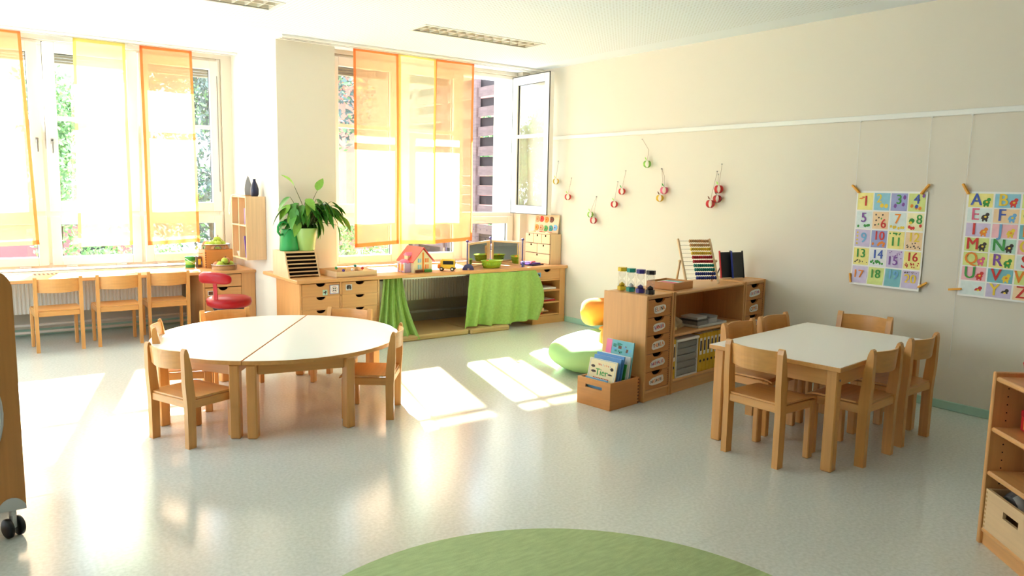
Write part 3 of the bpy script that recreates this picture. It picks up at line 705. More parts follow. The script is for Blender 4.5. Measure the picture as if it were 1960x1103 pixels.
# ------------------------------------------------------------------ things on the left counter
def tray_bowl(label, x, y, z, r, h):
    t = thing('steel_bowl', label, 'bowl', (x, y, z), group='steel bowls of apples')
    n = 20; m = MB(); prof = [(0.001, 0.0), (r*0.94, 0.0), (r*0.97, 0.006), (r, h), (r*1.02, h), (r*0.985, h-0.004), (r*0.95, 0.010), (0.001, 0.006)]
    m.lathe(prof, 28); m.build('body', 'steel', t)
    MB().tube([(r*1.01*math.cos(a), r*1.01*math.sin(a), h) for a in [2*PI*k/28 for k in range(28)]], 0.003, closed=True).build('rim', 'steel', t)
    return t
def apple_mesh(mm):
    pr = []
    for i in range(11):
        a = PI*i/10; r = math.sin(a)*(1+0.12*math.cos(a)); z = -math.cos(a)*0.88
        if i in (9, 10): z -= 0.10*(i-8)
        pr.append((max(r, 0.001), z))
    return MB().lathe(pr, 14).mesh('apple', mm)
am = [apple_mesh('apple_green'), apple_mesh('apple_red')]
stalk = MB().tube([(0, 0, 0.6), (0.05, 0, 1.0), (0.15, 0, 1.2)], 0.06, 5).mesh('stalk', 'bark')
def apples(cx, cy, cz, r, n, where, seed):
    q = random.Random(seed)
    for k in range(n):
        a = 2*PI*k/n*1.0+0.3; rr = r*0.62 if k < n-2 else r*0.2
        s = q.uniform(0.036, 0.041); z = cz+s*0.9+(0.012 if k < n-2 else 0.052)
        red = q.random() < 0.3
        o = put('apple', am[1 if red else 0], None, (cx+rr*math.cos(a), cy+rr*math.sin(a), z), (q.uniform(-0.3, 0.3), q.uniform(-0.3, 0.3), q.uniform(0, 6)), (s, s, s))
        tag(o, ('blushed red' if red else 'yellow-green')+(' apple topping the steel bowl ' if k >= n-2 else ' apple low in the steel bowl ')+where, 'apple', ('top ' if k >= n-2 else '')+('blushed' if red else 'green')+' apples in the bowl '+where)
        put('stalk', stalk, o)
bx = thing('jointed_box', 'tall orange-brown finger-jointed wooden box on the window counter', 'box', (2.13, 8.24, ZC))
BW, BD, BH = 0.285, 0.26, 0.185
B(0, BW, 0, 0.012, 0, BH, c=0.002).build('front_panel', 'box_x', bx); B(0, BW, BD-0.012, BD, 0, BH, c=0.002).build('back_panel', 'box_x', bx)
B(0, 0.012, 0.012, BD-0.012, 0, BH, c=0.002).build('side_panel', 'box_y', bx); B(BW-0.012, BW, 0.012, BD-0.012, 0, BH, c=0.002).build('side_panel', 'box_y', bx)
B(0.0, BW, 0, BD, BH-0.001, BH+0.008, c=0.002).build('lid', 'box_x', bx)
fj = B(0, 0.012, -0.0012, 0.001, 0, 0.012).mesh('finger_joint', 'brown')
for k in range(7): put('finger_joint', fj, bx, (0.0, 0, 0.010+k*0.024))
MB().tube([(-0.002, 0.1, 0.15), (-0.03, 0.1, 0.155), (-0.055, 0.1, 0.158)], 0.006).build('knob', 'pale_x', bx)
tray_bowl('steel bowl of apples on top of the jointed wooden box', 2.27, 8.37, ZC+BH+0.009, 0.150, 0.05)
apples(2.27, 8.37, ZC+BH+0.015, 0.135, 10, 'on the wooden box', 3)
tray_bowl('steel bowl of apples in front of the jointed wooden box', 2.275, 8.08, ZC+0.001, 0.128, 0.052)
apples(2.275, 8.08, ZC+0.007, 0.115, 7, 'in front of the wooden box', 9)
cn = thing('green_tin', 'small green tin bucket with pale handle beside the jointed box', 'tin', (2.02, 8.40, ZC))
MB().lathe([(0.045, 0), (0.046, 0.004), (0.052, 0.11), (0.054, 0.114), (0.05, 0.11), (0.043, 0.008), (0.001, 0.008)], 20).build('body', 'green', cn)
MB().lathe([(0.0485, 0.03), (0.0515, 0.075)], 20).build('printed_band', 'lime', cn)
MB().tube([(-0.05, -0.01, 0.10), (-0.03, -0.055, 0.08), (0.0, -0.068, 0.06), (0.03, -0.055, 0.04)], 0.003).build('handle', 'white', cn)
bk = thing('spice_carton', 'narrow dark carton between the green tin and the jointed box', 'carton', (2.085, 8.36, ZC))
B(0, 0.035, 0, 0.09, 0, 0.115, c=0.002).build('body', 'brown', bk); B(0.004, 0.031, -0.001, 0.0, 0.03, 0.09).build('front_print', 'ink_yellow', bk)
for k, (x, y, a, mm) in enumerate([(1.55, 8.28, 0.2, 'paper'), (1.80, 8.20, -0.25, 'c_peach'), (1.32, 8.22, 0.1, 'paper')]):
    p = tag(B(-0.105, 0.105, -0.15, 0.15, 0, 0.003).build('paper_sheet', mm, None, (x, y, ZC+0.0005), (0, 0, a)), ['white sheet of paper on the counter below the rightmost orange panel', 'peach sheet of paper on the counter near the green tin', 'white sheet of paper on the counter behind the middle slim chair'][k], 'paper')
    m_ = MB()
    for q in range(5): m_.box(-0.08, 0.05+0.02*(q % 2), 0.10-q*0.035, 0.106-q*0.035, 0.003, 0.0035)
    m_.build('printed_lines', 'grey', p)

# ------------------------------------------------------------------ red stool
st = thing('swivel_stool', 'red vinyl swivel stool with small padded backrest', 'stool', (2.02, 7.05, 0), rad(-57))
MB().lathe([(0.001, 0.385), (0.16, 0.385), (0.187, 0.40), (0.197, 0.43), (0.190, 0.460), (0.155, 0.476), (0.001, 0.480)], 32).build('seat', 'red_vinyl', st)
MB().lathe([(0.13, 0.350), (0.15, 0.385)], 24).build('seat_pan', 'black_plastic', st)
def br(u, v):
    a, b_ = 2*PI*u, PI*(v-0.5)
    sp = lambda t_, e: math.copysign(abs(t_)**e, t_)
    x = 0.178*sp(math.cos(a), 0.5)*sp(math.cos(b_), 0.6); z = 0.052*sp(math.sin(a), 0.7)*sp(math.cos(b_), 0.6); y = 0.028*sp(math.sin(b_), 0.8)
    return (x, -0.205+y+1.1*x*x, 0.665+z-0.35*x*x)
MB().grid(br, 40, 14).build('backrest', 'red_vinyl', st)
MB().sheet(lambda u, v: (-0.02+0.04*u, -0.17-0.012*v, 0.42+0.25*v), 2, 6, (0, 0.008, 0)).build('back_bracket', 'red_deep', st)
MB().cyl((0, 0, 0.10), (0, 0, 0.38), 0.024).cyl((0, 0, 0.07), (0, 0, 0.26), 0.034).build('gas_column', 'black_plastic', st)
for k in range(5):
    a = 2*PI*k/5+0.3; l = MB().tube([(0.02*math.cos(a), 0.02*math.sin(a), 0.09), (0.14*math.cos(a), 0.14*math.sin(a), 0.085), (0.24*math.cos(a), 0.24*math.sin(a), 0.065)], [0.022, 0.018, 0.013], 8).build('foot', 'black_plastic', st)
    MB().lathe([(0.001, -0.02), (0.024, -0.02), (0.026, 0), (0.024, 0.02), (0.001, 0.02)], 14, M=T(0.235*math.cos(a), 0.235*math.sin(a), 0.026) @ RZ(a) @ RX(rad(90))).build('caster', 'black_plastic', l)

# ------------------------------------------------------------------ wall shelf on the pier
ws = thing('wall_shelf', 'beech wall shelf with four open compartments on the side of the pier', 'shelf', (XP0, 7.57, 0.745))
SD, SW, SH = 0.20, 0.46, 0.625      # depth (to -x), width along y, height
for y in (0, SW-0.014): B(-SD, -0.003, y, y+0.014, 0, SH, c=0.002).build('side_panel', 'pale_z', ws)
for z in (0, SH-0.014): B(-SD, -0.003, 0.014, SW-0.014, z, z+0.014, c=0.002).build('shelf_board', 'pale_y', ws)
B(-SD, -0.003, 0.014, SW-0.014, 0.33, 0.344, c=0.002).build('shelf_board', 'pale_y', ws)
B(-SD, -0.003, SW/2-0.007, SW/2+0.007, 0.014, SH-0.014, c=0.002).build('divider', 'pale_z', ws)
B(-0.010, -0.004, 0.014, SW-0.014, 0.014, SH-0.014).build('back_panel', 'pale_z', ws)
zb = 0.745
vz = thing('bottle_vase', 'dark blue bottle vase on top of the wall shelf', 'vase', (2.47, 7.66, zb+SH))
MB().lathe([(0.001, 0), (0.030, 0), (0.040, 0.02), (0.041, 0.07), (0.030, 0.115), (0.016, 0.145), (0.014, 0.165), (0.018, 0.172), (0.012, 0.170), (0.010, 0.14)], 22).build('body', 'navy', vz)
lf = thing('leaf_ornament', 'grey wooden leaf-shaped ornament on top of the wall shelf', 'ornament', (2.45, 7.79, zb+SH))
pts = [(-0.028, 0)] + [(-0.034*math.sin(PI*(0.3+0.7*k/8))**0.8-0.0, 0.20*k/8) for k in range(1, 8)] + [(0.0, 0.205)] + [(0.034*math.sin(PI*(0.3+0.7*k/8))**0.8, 0.20*k/8) for k in range(7, 0, -1)] + [(0.028, 0)]
MB().prism(pts, -0.009, 0.009, M=RZ(rad(-25)) @ RX(rad(90))).build('body', 'grey', lf)
B(-0.035, 0.035, -0.02, 0.02, 0, 0.012, c=0.003).build('base', 'tan', lf)
cd = thing('power_lead', 'loose white cord hanging over the corner of the wall shelf', 'cord', (2.37, 7.99, zb+SH))
MB().tube([(0.10, -0.10, 0.006), (0.05, -0.04, 0.010), (0.02, -0.06, 0.02), (-0.02, -0.01, 0.008), (-0.036, 0.0, -0.02), (-0.045, 0.02, -0.09), (-0.05, 0.03, -0.16), (-0.05, 0.012, -0.19), (-0.048, -0.012, -0.16), (-0.044, -0.008, -0.08), (-0.034, -0.012, 0.004), (0.0, -0.03, 0.012), (0.06, -0.13, 0.006)], 0.004).build('cable', 'white', cd)
MB().box(0.085, 0.12, -0.13, -0.09, 0, 0.02, c=0.005).build('plug', 'white', cd)
def book(label, loc, size, mm, rz=0.0, rot=None, group=None, pages='paper', name='book'):
    t = thing(name, label, 'book', loc, rz, group); w, d, h = size
    if rot: t.rotation_euler = rot
    B(0.0, w, 0.0, d, 0, h, c=0.0012).build('cover', mm, t); B(0.0015, w-0.0015, 0.004, d+0.0008, 0.002, h+0.0006).build('pages', pages, t)
    return t
book('grey book in the upper far compartment of the wall shelf', (2.41, 7.985, zb+0.345), (0.125, 0.026, 0.15), 'grey_dark')
book('dark grey book beside the grey one in the upper far compartment', (2.43, 7.958, zb+0.345), (0.105, 0.022, 0.14), 'grey')
book('lavender book in the upper near compartment of the wall shelf', (2.40, 7.765, zb+0.345), (0.135, 0.022, 0.16), 'lavender')
book('pale grey book in the upper near compartment of the wall shelf', (2.42, 7.742, zb+0.345), (0.115, 0.018, 0.15), 'grey_light')
pf = book('purple folder leaning in the lower near compartment of the wall shelf', (2.385, 7.695, zb+0.016), (0.15, 0.02, 0.22), 'purple', name='folder'); pf.rotation_euler = (rad(-14), 0, 0)
wbw = thing('white_dish', 'white dish with a pale tumbler in the lower far compartment', 'dish', (2.425, 7.93, zb+0.0145))
MB().lathe([(0.001, 0), (0.045, 0), (0.062, 0.05), (0.064, 0.05), (0.058, 0.046), (0.044, 0.006), (0.001, 0.006)], 20).build('body', 'white', wbw)
MB().lathe([(0.018, 0.006), (0.022, 0.085), (0.019, 0.083), (0.016, 0.01)], 14).build('tumbler', 'c_peach', wbw)

# ------------------------------------------------------------------ right window counter
ZR = 0.645; YC = 6.545
c = thing('long_worktop', 'long wooden worktop under the right bay window', 'counter', (0, 0, 0))
B(2.465, XR-0.003, YC, YR-0.045, ZR-0.032, ZR, c=0.005).build('worktop', 'cabinet_x', c)
B(3.29, 5.14, YC+0.09, YC+0.102, ZR-0.060, ZR-0.033).build('rail', 'rail_white', c)
d1 = thing('drawer_cabinet', 'wooden cabinet with two columns of drawers under the potted plant', 'cabinet', (2.50, YC+0.03, 0))
CW = 0.79; CDp = 0.60
for x in (0, CW/2-0.009, CW-0.018): B(x, x+0.018, 0, CDp, 0, ZR-0.033).build('side_panel', 'cabinet_z', d1)
B(0.018, CW-0.018, CDp-0.01, CDp, 0.06, ZR-0.033).build('back_panel', 'cabinet_z', d1)
B(0.018, CW-0.018, 0.03, CDp-0.01, 0, 0.07).build('plinth', 'mint', d1)
rows = [(0.492, 0.112), (0.370, 0.112), (0.248, 0.112), (0.082, 0.156)]
for k, (z, h) in enumerate(rows):
    B(0.018, CW-0.018, 0.0, 0.03, z-0.010, z-0.001).build('rail', 'cabinet_x', d1)
    for j in (0, 1):
        x = 0.018+(CW/2-0.027)/2 + j*(CW/2-0.009)+ (0.0 if j == 0 else 0.0)
        cabinet_drawer(d1, x if j == 0 else x, 0.018, z, CW/2-0.035, h)
def card(parent, x, y, z, w, h, mm, ink, blob):
    p = B(-w/2, w/2, -0.002, 0, -h/2, h/2).build('picture_card', mm, parent, (x, y, z))
    q = MB()
    for (a, b, r1, r2) in blob: q.prism([(a+r1*math.cos(2*PI*k/12), b+r2*math.sin(2*PI*k/12)) for k in range(12)], 0, 0.0006, M=T(0, -0.002, 0) @ RX(rad(90)))
    q.build('picture', ink, p)
card(d1, 0.240, 0.0, 0.520, 0.045, 0.050, 'c_mint', 'ink_dark', [(-0.006, 0.0, 0.012, 0.006), (0.006, 0.006, 0.008, 0.010), (0.004, -0.008, 0.004, 0.010)])
cc = B(-0.044, 0.044, -0.003, 0, -0.042, 0.042).build('picture_card', 'ink_blue', d1, (0.330, 0.0, 0.545))
B(-0.040, 0.040, -0.0035, -0.003, -0.038, 0.038).build('card_face', 'paper', cc)
ring = MB().tube([(0.026*math.cos(2*PI*k/20), -0.0042, 0.028*math.sin(2*PI*k/20)) for k in range(20)], 0.0016, 4, closed=True)
ring.build('printed_ring', 'ink_pink', cc)
q = MB()
for (x, z) in ((-0.008, 0.009), (0.008, 0.009), (-0.008, -0.010), (0.008, -0.010)): q.box(x-0.005, x+0.005, -0.0045, -0.0036, z-0.006, z+0.006)
q.build('printed_marks', 'ink_dark', cc)
card(d1, 0.475, 0.0, 0.555, 0.062, 0.054, 'grey_light', 'ink_dark', [(-0.012, 0.0, 0.012, 0.020), (0.012, -0.004, 0.010, 0.016), (0.0, 0.014, 0.02, 0.006)])
d2 = thing('shelf_cabinet', 'wooden cabinet with one drawer above open shelves in the corner', 'cabinet', (5.15, YC+0.03, 0))
CW2 = XR-5.15-0.018
B(0, 0.018, 0, CDp, 0, ZR-0.033).build('side_panel', 'cabinet_z', d2)
B(CW2-0.075, CW2, 0, CDp, 0, ZR-0.033).build('side_panel', 'cabinet_z', d2)
B(0.018, CW2-0.075, CDp-0.01, CDp, 0, ZR-0.033).build('back_panel', 'cabinet_z', d2)
B(0, CW2, -0.006, 0.0, 0, 0.085).build('plinth', 'cabinet_x', d2)
inner = CW2-0.075-0.018
for z in (0.085, 0.225, 0.360, 0.480): B(0.018, CW2-0.075, 0.002, CDp-0.01, z, z+0.018, c=0.003).build('shelf_board', 'cabinet_x', d2)
cabinet_drawer(d2, 0.018+inner/2, 0.018, 0.500, inner-0.006, 0.108)
card(d2, 0.085, 0.001, 0.552, 0.05, 0.05, 'ink_sky', 'ink_dark', [(0.0, -0.004, 0.014, 0.012), (-0.006, 0.01, 0.008, 0.006)])
bz = [(0.378, 'cream', 0.10, 0.035, 'cream notepad on the top open shelf of the corner cabinet'), (0.378, 'c_white', 0.20, 0.02, 'pile of white sheets on the top open shelf of the corner cabinet'),
      (0.243, 'white', 0.09, 0.022, 'white booklet on the middle open shelf of the corner cabinet'), (0.243, 'red_deep', 0.20, 0.018, 'dark red book on the middle open shelf of the corner cabinet'),
      (0.103, 'red', 0.14, 0.018, 'red book lowest on the bottom open shelf of the corner cabinet')]
for k, (z, mm, w, h, lb) in enumerate(bz):
    x = 5.15+0.03+(0 if k in (0, 2, 4) else 0.125)
    book(lb, (x, YC+0.06, z+0.0008), (w, 0.22, h), mm, rad(rnd.uniform(-3, 3)))
book('tan folder upper one on the bottom open shelf of the corner cabinet', (5.185, YC+0.06, 0.1235), (0.22, 0.22, 0.014), 'tan')
book('yellow-edged book topmost on the bottom open shelf of the corner cabinet', (5.19, YC+0.07, 0.1395), (0.16, 0.2, 0.03), 'c_peach')

# floor mats
for k, (x0, x1, lb) in enumerate([(3.42, 4.245, 'longer beige floor mat under the right bay'), (4.255, 4.76, 'shorter beige floor mat under the right bay')]):
    t = thing('floor_mat', lb, 'mat', (x0, 6.44, 0), rad(1.5), 'beige floor mats'); L = x1-x0
    B(0, L, 0, 0.72, 0.0, 0.055, c=0.014).build('cushion', 'mat_beige', t)
    MB().tube([(0.012, 0.002, 0.028), (L/2, -0.001, 0.028), (L-0.012, 0.002, 0.028)], 0.003).build('seam', 'tan', t)
# green curtains hung from the worktop
def cloth(label, x0, x1, y, z_top, fn, folds, amp):
    t = thing('cabinet_curtain', label, 'curtain', (0, 0, 0), group='green curtains under the worktop')
    MB().sheet(fn, 90, 14, (0, 0.003, 0)).build('cloth', 'green_curtain', t)
    MB().tube([(x0, y+0.005, z_top-0.012), (x1, y+0.005, z_top-0.012)], 0.004).build('rod', 'black', t)
    return t
def left_cloth(u, v):
    bx0 = 3.33-0.12*v**1.3; bx1 = 3.53+0.13*v**2.0
    x = bx0+(bx1-bx0)*u; zb_ = 0.015+0.0*u
    return (x, 6.580-0.08*v*(0.5+u)-0.024*math.sin(u*27+v*1.6+1.2*math.sin(u*5))*(0.6+0.7*v)-0.010*math.sin(u*63), 0.612*(1-v)+zb_*v)
cloth('green curtain bunched at the left under the worktop', 3.30, 3.55, 6.605, 0.605, left_cloth, 6, 0.03)
def right_cloth(u, v):
    x = 4.30+0.86*u-0.10*v*(1-u)**2+0.11*math.sin(v*PI*0.9)*u**6
    zb_ = 0.055+0.03*math.sin(u*9)*0.6+(0.04 if 0.35 < u < 0.6 else 0.0)*0.5
    return (x, 6.548-0.024*math.sin(u*33+v*2+1.5*math.sin(u*6))*(0.5+0.9*v)-0.018*math.sin(u*15+1)*v-0.025*v, 0.612*(1-v)+zb_*v)
cloth('wide green curtain drawn under the worktop by the corner cabinet', 4.28, 5.14, 6.585, 0.605, right_cloth, 10, 0.03)

# ------------------------------------------------------------------ things on the right worktop
org = thing('paper_sorter', 'wooden paper sorter with slanted front and six slots under the plant', 'sorter', (2.475, 6.765, ZR), rad(1))
OW, OD, OH = 0.305, 0.40, 0.235
side = [(0, 0), (OD, 0), (OD, OH), (0.105, OH)]
for x in (0, OW-0.012): MB().prism(side, 0, 0.012, M=T(x, 0, 0) @ RZ(rad(90)) @ RX(rad(90))).build('side_panel', 'pale_z', org)
B(0.012, OW-0.012, 0.105, OD, OH-0.012, OH).build('top_panel', 'pale_x', org); B(0.012, OW-0.012, OD-0.01, OD, 0, OH-0.012).build('back_panel', 'pale_x', org)
for k in range(7):
    z = 0.012+k*0.0345; yy = 0.105*z/OH+0.006
    if k < 6: B(0.012, OW-0.012, yy+0.015, OD-0.012, z+0.010, z+0.0335).build('slot', 'dark_hole', org)
    B(0.012, OW-0.012, yy, OD-0.012, z, z+0.011, c=0.001).build('slat', 'pale_x', org)
can = thing('watering_can', 'green plastic watering can beside the plant pot', 'watering can', (2.565, 6.985, ZR+OH), rad(20))
MB().lathe([(0.001, 0), (0.086, 0), (0.090, 0.01), (0.072, 0.19), (0.074, 0.20), (0.066, 0.20), (0.080, 0.01), (0.001, 0.01)], 26).build('body', 'can_green', can)
MB().tube([(-0.070, 0, 0.155), (-0.105, 0, 0.150), (-0.130, 0, 0.18), (-0.128, 0, 0.225), (-0.10, 0, 0.262), (-0.06, 0, 0.272), (-0.02, 0, 0.25), (0.0, 0, 0.21)], 0.011, 8).build('handle', 'can_green', can)
MB().tube([(0.06, 0.02, 0.05), (0.11, 0.04, 0.12), (0.15, 0.05, 0.21)], [0.018, 0.013, 0.009], 8).build('spout', 'can_green', can)
PX, PY, PZ = 2.712, 6.955, ZR+OH
pl = thing('potted_plant', 'leafy potted plant in a pale green pot on the paper sorter', 'plant', (PX, PY, PZ))
MB().lathe([(0.001, 0), (0.078, 0), (0.082, 0.004), (0.112, 0.205), (0.116, 0.212), (0.108, 0.212), (0.102, 0.19)], 30).build('pot', 'pot_green', pl)
MB().lathe([(0.001, 0.188), (0.103, 0.188)], 24).build('soil', 'soil', pl)
def leaf_mesh(mm):
    m = MB()
    def f(u, v):
        wv = math.sin(PI*min(1, v**0.80))**0.85*0.27*(1-0.2*v); x = (u-0.5)*2*wv
        return (x, v, -0.30*v*v+0.22*abs(u-0.5)*2*wv)
    return m.grid(f, 4, 9).mesh('leaf', mm)
lm = [leaf_mesh('leaf'), leaf_mesh('leaf_pale')]
def plant_leaf(base, tip, s, pale, droop, parent):
    """stem from base to tip with a leaf of length s at the tip"""
    b = Vector(base); q = Vector(tip); mid = (b+q)/2+Vector((0, 0, 0.05))
    st_ = MB().tube([b, mid, q], [0.004, 0.0035, 0.0025], 5).build('stem', 'stem', parent)
    d = (q-b); az = math.atan2(d.y, d.x)-PI/2+rnd.uniform(-0.5, 0.5)
    put('leaf', lm[1 if pale else 0], st_, tuple(q), (droop, rnd.uniform(-0.5, 0.5), az), (s, s, s))
rp = random.Random(21)
tips = [(-0.10, 0.0, 0.60, 0.17, 1, 1.0), (0.13, 0.02, 0.56, 0.16, 1, 1.1), (-0.13, 0.03, 0.50, 0.18, 0, -0.7), (-0.19, 0.0, 0.40, 0.20, 0, -0.7), (-0.10, -0.06, 0.43, 0.21, 0, -1.2), (-0.17, 0.0, 0.35, 0.18, 0, -1.0),
        (0.26, -0.05, 0.40, 0.20, 0, -0.7), (0.30, -0.08, 0.33, 0.21, 1, -0.6), (0.24, -0.04, 0.46, 0.19, 0, -0.6), (0.27, -0.10, 0.24, 0.19, 0, -1.2)]
for k in range(40):
    a = rp.uniform(-0.3, 2*PI-0.3); r = rp.uniform(0.05, 0.22); z = 0.47-0.55*r+rp.uniform(-0.06, 0.06)
    tips.append((r*math.cos(a)+0.06, abs(r*math.sin(a))*0.8-0.07, z, rp.uniform(0.14, 0.20), rp.random() < 0.3, rp.uniform(-1.1, -0.3)))
for k in range(26):
    a = rp.uniform(PI, 2*PI); r = rp.uniform(0.03, 0.15)
    tips.append((r*math.cos(a)*1.3+0.02, r*math.sin(a)*0.8, rp.uniform(0.26, 0.44), rp.uniform(0.13, 0.19), rp.random() < 0.35, rp.uniform(-1.2, -0.5)))
for (x, y, z, s, pale, dr) in tips:
    plant_leaf((rp.uniform(-0.05, 0.05), rp.uniform(-0.05, 0.05), 0.19), (x, y, z), s, pale, dr, pl)
tr = thing('peg_tray', 'shallow pale wooden tray with coloured ball pegs on the worktop', 'tray', (2.86, YC+0.045, ZR), rad(2))
B(0, 0.42, 0, 0.40, 0, 0.008).build('base', 'pale_x', tr)
for q in ((0, 0.42, 0, 0.010), (0, 0.42, 0.39, 0.40)): B(q[0], q[1], q[2], q[3], 0.0, 0.055, c=0.002).build('rim', 'pale_x', tr)
for q in ((0, 0.010, 0.010, 0.39), (0.41, 0.42, 0.010, 0.39)): B(q[0], q[1], q[2], q[3], 0.0, 0.055, c=0.002).build('rim', 'pale_y', tr)
for k, (x, y, h, mm, cn_) in enumerate([(0.06, 0.13, 0.070, 'ink_green', 'green'), (0.10, 0.06, 0.052, 'purple', 'purple'), (0.15, 0.14, 0.058, 'yellow', 'yellow'), (0.31, 0.09, 0.060, 'ink_red', 'red'), (0.29, 0.20, 0.074, 'teal', 'turquoise'), (0.21, 0.10, 0.050, 'white', 'white')]):
    ang = rad(2); X = 2.86+x*math.cos(ang)-y*math.sin(ang); Y = YC+0.045+x*math.sin(ang)+y*math.cos(ang)
    t = thing('ball_peg', cn_+' ball-headed peg standing in the shallow tray', 'peg', (X, Y, ZR+0.0085), 0, 'ball pegs in the tray')
    MB().cyl((0, 0, 0), (0, 0, h-0.008), 0.004, n=8).lathe([(0.012, 0), (0.012, 0.005)], 12).build('pin', 'pale_z', t); MB().ball((0, 0, h), 0.014).build('ball', mm, t)
# toy house
th_ = thing('toy_house', 'toy house with pink-red roof and cream gable front on the worktop', 'toy house', (3.70, YC+0.10, ZR), rad(6))
HW, HD, HH, HR = 0.225, 0.26, 0.115, 0.115
MB().prism([(0, 0), (HW, 0), (HW, HH), (HW/2, HH+HR), (0, HH)], 0, HD, M=T(0, HD, 0) @ RX(rad(90))).build('body', 'cream', th_)
for sx in (0, 1):
    p = [(HW/2, HH+HR+0.012), (-0.022, HH-0.016), (-0.022, HH-0.006), (HW/2, HH+HR+0.024)]
    if sx: p = [(HW-x, z) for x, z in p]
    MB().prism(p, 0, HD+0.03, M=T(0, HD+0.015, 0) @ RX(rad(90))).build('roof', 'roof_red', th_)
def panel(parent, name, x0, x1, z0, z1, mm, d=0.003): return B(x0, x1, -d, 0, z0, z1).build(name, mm, parent)
panel(th_, 'door_strip', HW/2-0.008, HW/2+0.008, 0.0, 0.20, 'orange', 0.005)
for sx in (-1, 1):
    for z0, z1 in ((0.035, 0.078), (0.100, 0.140)):
        w = panel(th_, 'window', HW/2+sx*0.045-0.020, HW/2+sx*0.045+0.020, z0, z1, 'c_blue' if sx < 0 else 'orange')
        B(HW/2+sx*0.045-0.002, HW/2+sx*0.045+0.002, -0.005, -0.003, z0, z1).build('glazing_bar', 'white', w)
    B(HW/2+sx*0.055-0.045, HW/2+sx*0.055+0.045, -0.022, -0.004, 0, 0.028, c=0.004).build('flower_bed', 'brown' if sx < 0 else 'ink_green', th_)
MB().box(-0.075, 0, 0.05, 0.17, 0, 0.100, c=0.004).build('porch', 'lavender', th_)
MB().ball((-0.037, 0.11, 0.100), (0.045, 0.065, 0.032)).build('porch_roof', 'pink', th_)
for y in (0.055, 0.11, 0.165): MB().cyl((-0.078, y, 0), (-0.078, y, 0.1), 0.006).build('column', 'white', th_)
B(-0.077, -0.074, 0.07, 0.15, 0.02, 0.085).build('porch_window', 'orange', th_)
dm = MB().box(-0.01, 0.045, 0.09, 0.15, 0.125, 0.170); dm.build('dormer', 'cream', th_); MB().prism([(0.08, 0.165), (0.12, 0.198), (0.16, 0.165)], -0.02, 0.06, M=RZ(rad(90)) @ RX(rad(90))).build('dormer_roof', 'pink', th_)
# toy bus
bs = thing('toy_bus', 'yellow-orange toy bus beside the toy house', 'toy bus', (4.02, YC+0.13, ZR), rad(-38))
B(0, 0.15, 0, 0.085, 0.022, 0.118, c=0.012).build('body', 'yellow', bs); B(-0.03, 0.01, 0.006, 0.079, 0.022, 0.070, c=0.010).build('bonnet', 'orange', bs)
B(0.03, 0.138, -0.002, 0.0, 0.070, 0.105).build('side_window', 'black_plastic', bs); B(0.151-0.001, 0.1525, 0.014, 0.071, 0.062, 0.105).build('rear_window', 'black_plastic', bs)
B(-0.0015, 0.0, 0.012, 0.073, 0.074, 0.108).build('windscreen', 'black_plastic', bs); B(0.145, 0.158, 0.004, 0.081, 0.022, 0.036, c=0.002).build('bumper', 'black_plastic', bs)
wh = MB().lathe([(0.001, -0.009), (0.020, -0.009), (0.022, 0), (0.020, 0.009), (0.001, 0.009)], 16, M=RX(rad(90))).mesh('wheel', 'black_plastic')
hub = MB().lathe([(0.001, -0.0105), (0.010, -0.0105), (0.010, 0.0105), (0.001, 0.0105)], 12, M=RX(rad(90))).mesh('hub', 'white')
for x in (0.015, 0.125):
    for y in (0.004, 0.081): w = put('wheel', wh, bs, (x, y, 0.022)); put('hub', hub, w)
# folding mirrors
mr = thing('folding_mirror', 'two-leaf wooden mirror on blue half-disc feet on the worktop', 'mirror', (0, 0, ZR))
PA, PB, PC = Vector((4.34, YC+0.115, 0)), Vector((4.88, YC+0.475, 0)), Vector((5.07, YC+0.125, 0))
def mirror_leaf(p, q):
    d = q-p; L = d.length; a = math.atan2(d.y, d.x)
    z0, z1 = 0.004, 0.275
    o = MB(); frame_ring(o, 0.022, L-0.022, z0, z1, 0.022, -0.008, 0.008, c=0.002); f = o.build('mirror_frame', 'pale_x', mr, tuple(p), (0, 0, a))
    B(0.042, L-0.042, -0.003, 0.003, z0+0.02, z1-0.02).build('mirror_glass', 'mirror', f)
mirror_leaf(PA, PB); mirror_leaf(PB, PC)
for p, ang in ((PA, -0.2), (PB, 0.9), (PC, 0.75)):
    po = MB().cyl(p+Vector((0, 0, 0.006)), p+Vector((0, 0, 0.285)), 0.006).build('post', 'blue', mr)
    MB().lathe([(0.005, 0), (0.015, 0.008), (0.016, 0.02), (0.009, 0.026), (0.001, 0.028)], 14).build('knob', 'violet', po, tuple(p+Vector((0, 0, 0.283))))
    hd = MB().prism([(0.062*math.cos(PI*k/16), 0.062*math.sin(PI*k/16)) for k in range(17)], -0.009, 0.009, M=RX(rad(90))).build('foot', 'blue', mr, tuple(p+Vector((0, -0.018, 0))), (0, 0, ang))
    MB().box(-0.011, 0.011, -0.0115, 0.0115, 0, 0.018, c=0.002).build('clip', 'grey_light', hd)
bsk = thing('plastic_basket', 'lime green plastic basket in front of the folding mirror', 'basket', (4.68, YC+0.155, ZR), rad(5))
def bring(a, s, z): return (0.125*s*math.cos(a)*(1+0.06*math.cos(2*a)), 0.075*s*math.sin(a)*(1+0.06*math.cos(2*a)), z)
m = MB(); N = 32
rings = [(0.05, 0.002), (0.78, 0.002), (0.82, 0.01), (1.0, 0.075), (1.06, 0.078), (1.05, 0.082), (0.96, 0.076), (0.78, 0.012), (0.05, 0.012)]
vs_ = [bring(2*PI*k/N, s, z) for s, z in rings for k in range(N)]
